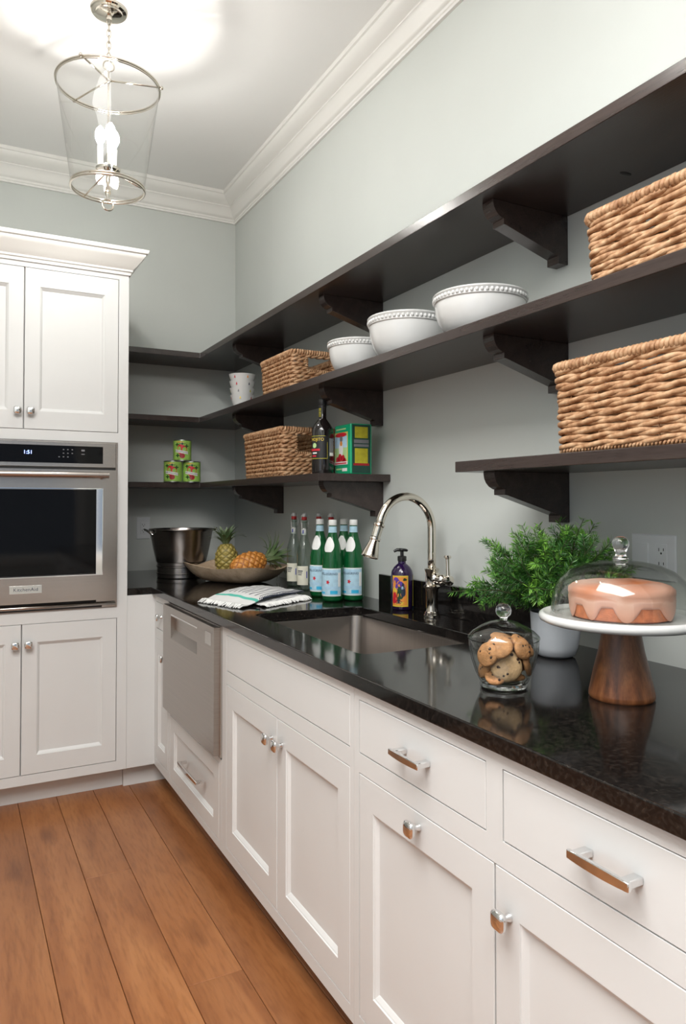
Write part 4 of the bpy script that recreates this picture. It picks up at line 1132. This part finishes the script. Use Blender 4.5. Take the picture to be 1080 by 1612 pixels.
# ------------------------------------------------------------------ folded towel
def towel():
    t = thing('kitchen_towel', 'folded white striped towel with fringed end lying on the counter', 'towel', (0, 0, CT))
    A, B_, C_, D_ = Vector((.868, 2.800)), Vector((1.185, 3.120)), Vector((1.315, 2.800)), Vector((1.085, 2.545))
    def sheet(nm, p00, p01, p11, p10, z0, z1, nx, ny, seed, amp, uv0, uv1, zfun):
        vs = []; uv = []
        for lay in (0, 1):
            for i in range(nx+1):
                for j in range(ny+1):
                    u, v = i/nx, j/ny
                    p = (p00*(1-u)+p10*u)*(1-v)+(p01*(1-u)+p11*u)*v
                    p = p+Vector((noise.noise(Vector((u*4, v*4, seed))), noise.noise(Vector((u*4, v*4, seed+5)))))*.012
                    z = zfun(u, v)+noise.noise(Vector((u*6, v*6, seed+9)))*amp
                    z = max(.001, z)
                    vs.append((p.x, p.y, z-(0 if lay == 0 else .0022 if z > .0035 else z-.0003))); uv.append((uv0[0]+(uv1[0]-uv0[0])*u, uv0[1]+(uv1[1]-uv0[1])*v))
        K = (nx+1)*(ny+1); fs = []
        for i in range(nx):
            for j in range(ny):
                a = i*(ny+1)+j; q = (a, a+ny+1, a+ny+2, a+1); fs.append(q); fs.append(tuple(K+x for x in q[::-1]))
        edge = [i*(ny+1) for i in range(nx+1)]+[nx*(ny+1)+j for j in range(1, ny+1)]+[i*(ny+1)+ny for i in range(nx-1, -1, -1)]+[j for j in range(ny-1, 0, -1)]
        for i in range(len(edge)):
            a, b = edge[i], edge[(i+1) % len(edge)]; fs.append((a, b, K+b, K+a))
        mb = MB(); mb.add(vs, fs); return mb.obj(nm, M['towel'], t, smooth=50, uvs=uv)
    A, B_, C_, D_ = Vector((.885, 2.830)), Vector((1.225, 3.085)), Vector((1.300, 2.800)), Vector((.960, 2.585))
    P0, P1, P2, P3 = Vector((1.020, 2.570)), Vector((.985, 2.800)), Vector((1.235, 2.960)), Vector((1.262, 2.700))
    f1 = lambda u, v: .008+.008*math.sin(PI*min(1, v*.5+.2))*u
    f2 = lambda u, v: .006+.012*min(1, u*3)+.020*math.sin(PI*min(1, .08+u*.86))*math.sin(PI*min(1, .10+v*.72))**.8
    sheet('lower_layer', P0, P1, P2, P3, 0, 0, 30, 22, 1, .003, (0.3, 0), (1, 1), f1)
    sheet('upper_layer', D_, A, B_, C_, 0, 0, 40, 26, 2, .004, (0, 0), (1, 1), f2)
    mb = MB()   # dark overcast stitching along the folded edge
    for i in range(30):
        s = i/29; u = .22+.74*s; p = D_*(1-u)+C_*u; z = f2(u, 0)+.002
        mb.tube([(p.x-.004, p.y-.006, z-.005), (p.x+.0035, p.y+.012, z+.004)], .0016, 5)
    mb.obj('edge_stitching', M['ink'], t, kind='stuff')
    mb = MB()
    for i in range(80):
        s = i/79; p = D_*(1-s)+A*s; d = Vector((-.038, -.024+.02*noise.noise(Vector((s*9, 0, 0)))))*rnd.uniform(.6, 1.15)
        q = p+d; mb.tube([(p.x+.010, p.y+.006, .008), ((p.x+q.x)/2, (p.y+q.y)/2, .008+rnd.uniform(0, .006)), (q.x, q.y, .003)], [.0030, .0030, .0016], 5)
    for i in range(80):
        s = i/79; p = P0*(1-s)+P3*s; q = p+Vector((.014, -.030))*rnd.uniform(.5, 1.1)
        mb.tube([(p.x-.004, p.y+.008, .009+.006*s), ((p.x+q.x)/2, (p.y+q.y)/2, .008+rnd.uniform(0, .004)), (q.x, q.y, .003)], [.0026, .0026, .0014], 5)
    mb.obj('fringe', M['fringe'], t, kind='stuff')
towel()

# ------------------------------------------------------------------ faucet
t = thing('faucet', 'polished nickel gooseneck pull-down faucet with side lever behind the sink', 'faucet', (1.450, 2.087, CT))
MB().lathe([(.0001, 0), (.0275, 0), (.0285, .003), (.0285, .008), (.0250, .011), (.0255, .015), (.0215, .019), (.0200, .030), (.0205, .085), (.0225, .096), (.0275, .099), (.0280, .104), (.0240, .108), (.0215, .112), (.0215, .150), (.0245, .158), (.0255, .164), (.0200, .167), (.0165, .168), (.0001, .168)], 40).obj('faucet_body', M['nickel'], t, smooth=30)
R_ = .1045; pts = [(0, 0, .160), (0, 0, .20), (0, 0, .26), (0, 0, .300)]
for i in range(1, 25):
    a = PI*i/24*.905; pts.append((-R_+R_*math.cos(a), 0, .300+R_*math.sin(a)*1.06))
d = Vector(pts[-1])-Vector(pts[-2]); d.normalize(); e_ = Vector(pts[-1])
pts.append(tuple(e_+d*.02))
MB().tube(pts, .0142, 20).obj('gooseneck', M['nickel'], t, smooth=True)
q = e_+d*.018; rotm = Vector((0, 0, 1)).rotation_difference(d).to_matrix().to_4x4()
mb = MB(); mb.lathe([(.0142, -.006), (.0185, -.004), (.0190, .002), (.0165, .006), (.0155, .040), (.0185, .043), (.0185, .050), (.0165, .053), (.0180, .062), (.0285, .100), (.0290, .108), (.0270, .110), (.0240, .107), (.0001, .105)], 32, tuple(q), rotm)
mb.obj('spray_head', M['nickel'], t, smooth=30)
lv_ = MB(); RYm = Matrix.Rotation(PI/2, 4, 'X')
lv_.lathe([(.0001, 0), (.0135, 0), (.0150, .006), (.0205, .012), (.0205, .018), (.0150, .023), (.0140, .040), (.0185, .046), (.0185, .054), (.0130, .060), (.0125, .078), (.0165, .082), (.0165, .090), (.0100, .094), (.0001, .095)], 28, (0, -.015, .132), RYm)
lv_.obj('valve_arm', M['nickel'], t, smooth=30)
mb = MB(); mb.tube([(0, -.093, .128), (0, -.094, .150), (0, -.092, .180), (0, -.091, .205)], [.0095, .0070, .0060, .0066], 16); mb.lathe([(.0066, .203), (.0120, .206), (.0125, .211), (.0095, .215), (.0001, .216)], 20, (0, -.091, 0)); mb.obj('lever', M['nickel'], t, smooth=35)

# ------------------------------------------------------------------ soap bottle
t = thing('soap_dispenser', 'dark purple pump soap bottle with colourful bird label against the black backsplash', 'soap dispenser', (1.455, 2.285, CT), -.62)
r = .0405
MB().lathe([(.0001, .001), (r-.004, .001), (r, .006), (r, .128), (r-.003, .142), (r-.011, .155), (.020, .164), (.0145, .168), (.0140, .176), (.0001, .176)], 40).obj('bottle_body', M['soapbottle'], t, smooth=50)
mb = MB(); mb.lathe([(.0150, .176), (.0165, .178), (.0165, .193), (.0140, .195), (.0065, .196), (.0065, .212), (.0001, .212)], 24); mb.obj('pump_collar', M['black'], t, smooth=30)
mb = MB(); mb.lathe([(.0001, .210), (.0080, .211), (.0130, .217), (.0120, .222), (.0001, .223)], 20); mb.tube([(0, 0, .217), (-.018, -.002, .217), (-.030, -.004, .211)], [.0070, .0058, .0045], 10); mb.tube([(0, 0, .217), (.016, .002, .216), (.020, .003, .213)], [.0065, .005, .004], 10); mb.obj('pump_head', M['black'], t, smooth=40)
lb = patch(r+.0003, -.90, .62, .014, .126, 20).obj('front_label', M['yellow'], t)
patch(r+.0009, -.86, .52, .019, .121, 18).obj('label_field', M['orangeprint'], lb)
for a, z_, ra, rz_, m_ in ((-.45, .098, .018, .020, 'purple'), (-.05, .088, .017, .016, 'purple'), (-.62, .045, .010, .022, 'red'), (-.15, .060, .012, .024, 'leafdark'), (.15, .072, .008, .026, 'ink'), (.30, .112, .007, .005, 'leafdark'), (-.25, .032, .012, .007, 'ink'), (.05, .026, .020, .005, 'yellow'), (.10, .082, .005, .005, 'sky'), (-.62, .074, .008, .010, 'yellow')):
    blob_patch(r+.0009, a, z_, ra, rz_, 14, .0008, lambda q: 1+.18*math.cos(3*q+1)).obj('label_art', M[m_], lb)
patch(r+.0003, 1.35, 1.45, .014, .126, 2).obj('back_label_edge', M['olive'], t)

# ------------------------------------------------------------------ potted evergreen
def evergreen():
    t = thing('potted_evergreen', 'bushy potted evergreen with fine needles in a white pot on the counter', 'plant', (1.360, 1.408, CT))
    MB().lathe([(.0001, .001), (.040, .001), (.048, .006), (.055, .025), (.0615, .070), (.0635, .112), (.0615, .113), (.058, .108), (.055, .095), (.0001, .094)], 48).obj('pot', M['pot'], t, smooth=50)
    MB().lathe([(.0001, .094), (.0570, .0945), (.0570, .099), (.03, .104), (.0001, .106)], 24).obj('soil', M['soil'], t, smooth=True)
    rr = random.Random(11)
    def needles(mb, pts, n, L_, tipb):
        for i in range(n):
            s = (i+rr.random())/n; k = s*(len(pts)-1); j = min(int(k), len(pts)-2); p = pts[j].lerp(pts[j+1], k-j); d = (pts[j+1]-pts[j]).normalized()
            o_ = d.orthogonal(); o_.rotate(Matrix.Rotation(rr.uniform(0, 2*PI), 3, d)); l_ = L_*(1-.35*s)*rr.uniform(.75, 1.15)
            v = (d*rr.uniform(.55, .95)+o_*rr.uniform(.55, .9)).normalized(); q = p+v*l_; sd_ = v.cross(Vector((rr.uniform(-1, 1), rr.uniform(-1, 1), rr.uniform(-1, 1)))).normalized()*.00115
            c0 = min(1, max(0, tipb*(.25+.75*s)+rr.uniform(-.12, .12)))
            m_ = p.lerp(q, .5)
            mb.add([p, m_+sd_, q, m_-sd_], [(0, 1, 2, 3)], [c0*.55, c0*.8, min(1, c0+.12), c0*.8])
    dirs = []
    for k in range(54):
        f = (k+.5)/54; el = math.radians(86-92*f**.85); az = k*2.39996+rr.uniform(-.2, .2); dirs.append((az, el))
    for k, (az, el) in enumerate(dirs):
        Lb = (.225+.055*math.cos(el)-.06*math.sin(az)*math.cos(el)*.5)*rr.uniform(.75, 1.08)
        d = Vector((math.cos(az)*math.cos(el), math.sin(az)*math.cos(el), math.sin(el)))
        if d.x > .3: Lb *= .72
        p = Vector((d.x*.02, d.y*.02, .100)); pts = [p.copy()]; dd = (d+Vector((0, 0, .9))).normalized()
        for i in range(9):
            s = i/8; cur = dd.lerp(d, min(1, s*1.6)).normalized()+Vector((0, 0, .10*math.sin(s*3)))+Vector((rr.uniform(-1, 1), rr.uniform(-1, 1), rr.uniform(-1, 1)))*.09
            p = p+cur.normalized()*Lb/9
            p.x = min(p.x, .150); p.z = max(p.z, .060)
            if Vector((p.x, p.y)).length < .07: p.z = max(p.z, .110)
            pts.append(p.copy())
        mb = MB(); mb.m = 0; mb.tube(pts, [.0022-.0014*i/9 for i in range(10)], 5)
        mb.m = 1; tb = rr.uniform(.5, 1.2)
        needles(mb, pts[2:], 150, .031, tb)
        for s_ in range(6):
            j = 2+s_; j = min(j, 8); b = pts[j]; dirb = (pts[j+1 if j < 9 else 9]-pts[j-1]).normalized(); o_ = dirb.orthogonal(); o_.rotate(Matrix.Rotation(rr.uniform(0, 2*PI), 3, dirb))
            dv = (dirb*.8+o_*.75).normalized(); l_ = rr.uniform(.035, .065); tp = [b, b+dv*l_*.5, b+dv*l_+Vector((0, 0, .006))]
            for q in tp: q.x = min(q.x, .154)
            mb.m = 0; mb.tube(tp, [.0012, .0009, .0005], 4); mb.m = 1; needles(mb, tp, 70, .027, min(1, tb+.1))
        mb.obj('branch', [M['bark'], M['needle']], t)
evergreen()

# ------------------------------------------------------------------ cookie jar and cookies
JX, JY = 1.030, 1.219
t = thing('cookie_jar', 'clear glass lidded jar full of cookies on the black counter', 'jar', (JX, JY, CT))
nocap(lambda: MB().lathe([(.0001, .0145), (.040, .0145), (.050, .020), (.0565, .035), (.0645, .060), (.0695, .085), (.0705, .100)], 56)).obj('jar_inner_wall', M['glass'], t, smooth=60)
nocap(lambda: MB().lathe([(.0001, .0006), (.044, .0006), (.049, .003), (.0500, .007), (.0475, .011), (.0520, .018), (.0600, .036), (.0680, .060), (.0728, .085), (.0735, .100), (.0728, .1025), (.0705, .100)], 56)).obj('jar_body', M['glass'], t, smooth=60)
MB().lathe([(.0001, .002), (.042, .002), (.0470, .0045), (.0440, .012), (.0001, .0135)], 48).obj('jar_foot', M['knobglass'], t, smooth=50)
lid = nocap(lambda: MB().lathe([(.0680, .1015), (.0745, .1030), (.0755, .106), (.0740, .110), (.064, .119), (.048, .129), (.030, .1375), (.014, .1415), (.0001, .142)], 56)).obj('lid', M['lidglass'], t, smooth=60)
MB().lathe([(.0001, .1425), (.009, .1425), (.0075, .146), (.0105, .149), (.0150, .154), (.0170, .161), (.0155, .169), (.0095, .1755), (.0001, .1775)], 36).obj('lid_knob', M['knobglass'], lid, smooth=True)
def cookie_mesh(seed, R, matl):
    rr = random.Random(seed); mb = MB(); n = 26; rings_ = [(0.001, .0072), (.4, .0074), (.75, .0064), (.93, .0042), (1.0, .0005), (.94, -.0035), (.7, -.0046), (0.001, -.0046)]
    vs = []
    for f, z in rings_:
        for i in range(n):
            a = 2*PI*i/n; r_ = R*f*(1+.05*noise.noise(Vector((math.cos(a)*2, math.sin(a)*2, seed)))); vs.append((r_*math.cos(a), r_*math.sin(a), z+.0010*noise.noise(Vector((r_*90*math.cos(a), r_*90*math.sin(a), seed+3)))))
    fs = [(j*n+i, j*n+(i+1) % n, (j+1)*n+(i+1) % n, (j+1)*n+i) for j in range(len(rings_)-1) for i in range(n)]
    mb.add(vs, fs); return mb
ck = [  # x, y, z, axis(normal), R
    (-.026, -.040, .054, (-.52, -.80, .22), .033, 'big'), (.004, -.012, .024, (.05, .05, 1), .040, 0), (.012, .008, .035, (.20, .25, .93), .040, 0), (-.040, .018, .050, (-.80, .35, .35), .032, 0),
    (.038, -.036, .058, (.70, -.68, .25), .032, 0), (.046, .014, .055, (.93, .25, .25), .032, 0), (.006, .044, .058, (.05, .95, .3), .034, 0), (-.056, -.012, .076, (-.92, -.15, .30), .026, 0),
    (.008, -.004, .070, (.1, -.2, .97), .036, 0), (-.014, .010, .084, (-.25, .2, .95), .038, 0), (.030, -.030, .090, (.35, -.60, .72), .030, 0), (-.036, -.028, .092, (-.55, -.45, .70), .028, 0),
    (.010, .004, .098, (.15, -.25, .95), .034, 0), (.010, -.052, .088, (.10, -.93, .35), .022, 0), (-.046, -.024, .034, (-.60, -.45, .65), .026, 0)]
for i, (x, y, z, ax, R, big) in enumerate(ck):
    if big == 'big': lab, g, m_ = 'pale round chocolate chip cookie facing outwards at the front of the glass jar', None, M['cookie2']
    else: lab, g, m_ = 'brown chocolate chip cookie packed behind the pale front cookie in the jar', 'brown cookies in the jar', M['cookie']
    spot = {3: 'brown cookie pressed against the left glass of the jar, half way up', 4: 'brown cookie to the right of the pale front cookie in the jar', 5: 'brown cookie on edge against the right glass of the jar',
            7: 'small brown cookie high against the left glass of the jar', 10: 'brown cookie tilted at the upper right of the jar', 11: 'brown cookie tilted at the upper left of the jar',
            12: 'brown cookie lying on top of all the others in the jar', 14: 'brown cookie low down at the left of the jar'}.get(i)
    if spot: lab = spot
    kk = .80 if z < .05 else .86 if z < .07 else .92
    if z < .05: R *= .90
    t = thing('cookie', lab, 'cookie', (JX+x*kk, JY+y*kk, CT+z), 0, g)
    t.rotation_mode = 'QUATERNION'; t.rotation_quaternion = Vector((0, 0, 1)).rotation_difference(Vector(ax).normalized())
    cookie_mesh(i+1, R, m_).obj('cookie_body', m_, t, smooth=True)
    rr = random.Random(i*7+2)
    for k in range(7 if big else 4):
        a, q = rr.uniform(0, 6.28), R*math.sqrt(rr.uniform(.02, .7)); mb = MB(); mb.ball((q*math.cos(a), q*math.sin(a), .0066), rr.uniform(.0022, .0038), 8, 1, 1, .7); mb.obj('chip', M['chip'], t, smooth=True)

# ------------------------------------------------------------------ cake stand, cake and dome
KX, KY = 1.186, 1.046
t = thing('cake_stand', 'white plate on a flared brown wooden pedestal at the right end', 'cake stand', (KX, KY, CT))
MB().lathe([(.0001, 0), (.0605, 0), (.0635, .004), (.0630, .012), (.0540, .055), (.0440, .095), (.0370, .136), (.0365, .146), (.0001, .146)], 56).obj('pedestal', M['acacia'], t, smooth=50)
MB().lathe([(.0001, .146), (.060, .146), (.120, .1475), (.150, .149), (.158, .153), (.1605, .159), (.1590, .165), (.1540, .1685), (.1490, .1680), (.1420, .1625), (.1380, .1610), (.0001, .1610)], 96).obj('plate', M['porcelain'], t, smooth=50)
CZ = CT+.1612
def cake():
    t = thing('cake', 'ring cake with pink-orange glaze dripping down its sides under the dome', 'cake', (KX, KY, CZ))
    n = 72
    MB().lathe([(.020, .0), (.090, .0), (.0965, .004), (.0985, .030), (.0975, .052), (.090, .058), (.030, .056), (.018, .05), (.020, .0)], n).obj('cake_body', M['crumb'], t, smooth=50)
    prof = [(.016, .030), (.016, .050), (.022, .060), (.038, .068), (.060, .071), (.080, .069), (.094, .064), (.1015, .0575), (.1020, .050), (.1005, .044)]
    vs, at = [], []
    m_ = 120
    def drip(a):
        return .016+.026*max(0, .25+.75*math.sin(a*8+1.3*math.sin(a*2)))**.7
    allr = prof+[('d', q/6) for q in range(1, 7)]
    for pr in allr:
        for i in range(m_):
            a = 2*PI*i/m_
            if pr[0] == 'd':
                dz = drip(a)*pr[1]; r_ = .1005-.0006*pr[1]+(.0012 if pr[1] < 1 else -.0015); z = .044-dz; tt = .45+.5*(1-pr[1])
            else:
                r_, z = pr; nz = noise.noise(Vector((r_*25*math.cos(a), r_*25*math.sin(a), 2)));  z += .0022*nz; tt = .62+.9*noise.noise(Vector((r_*14*math.cos(a)+3, r_*14*math.sin(a), 6)))
            vs.append((r_*math.cos(a), r_*math.sin(a), z)); at.append(min(1, max(0, tt)))
    R_n = len(allr)
    fs = [(j*m_+i, j*m_+(i+1) % m_, (j+1)*m_+(i+1) % m_, (j+1)*m_+i) for j in range(R_n-1) for i in range(m_)]
    mb = MB(); mb.add(vs, fs, at); mb.obj('glaze', M['glaze'], t, smooth=True)
cake()
t = thing('cake_dome', 'clear glass dome with round knob covering the cake', 'cake dome', (KX, KY, CZ+.0005))
nocap(lambda: MB().lathe([(.1355, .0), (.1370, .002), (.1365, .006), (.1345, .030), (.1290, .055), (.1180, .076), (.1000, .092), (.0750, .1035), (.0450, .110), (.0200, .1115), (.0001, .1118)], 80)).obj('dome_shell', M['glass'], t, smooth=60)
nocap(lambda: MB().lathe([(.1335, .0), (.1325, .030), (.1270, .054), (.1162, .0745), (.0985, .0900), (.0740, .1013), (.0440, .1078), (.0001, .1096)], 80)).obj('dome_inner_surface', M['glass'], t, smooth=60)
MB().lathe([(.0001, .1122), (.0170, .1122), (.0150, .117), (.0105, .123), (.0100, .129), (.0135, .136), (.0165, .143), (.0165, .150), (.0125, .157), (.0060, .1605), (.0001, .161)], 36).obj('dome_knob', M['knobglass'], t, smooth=True)
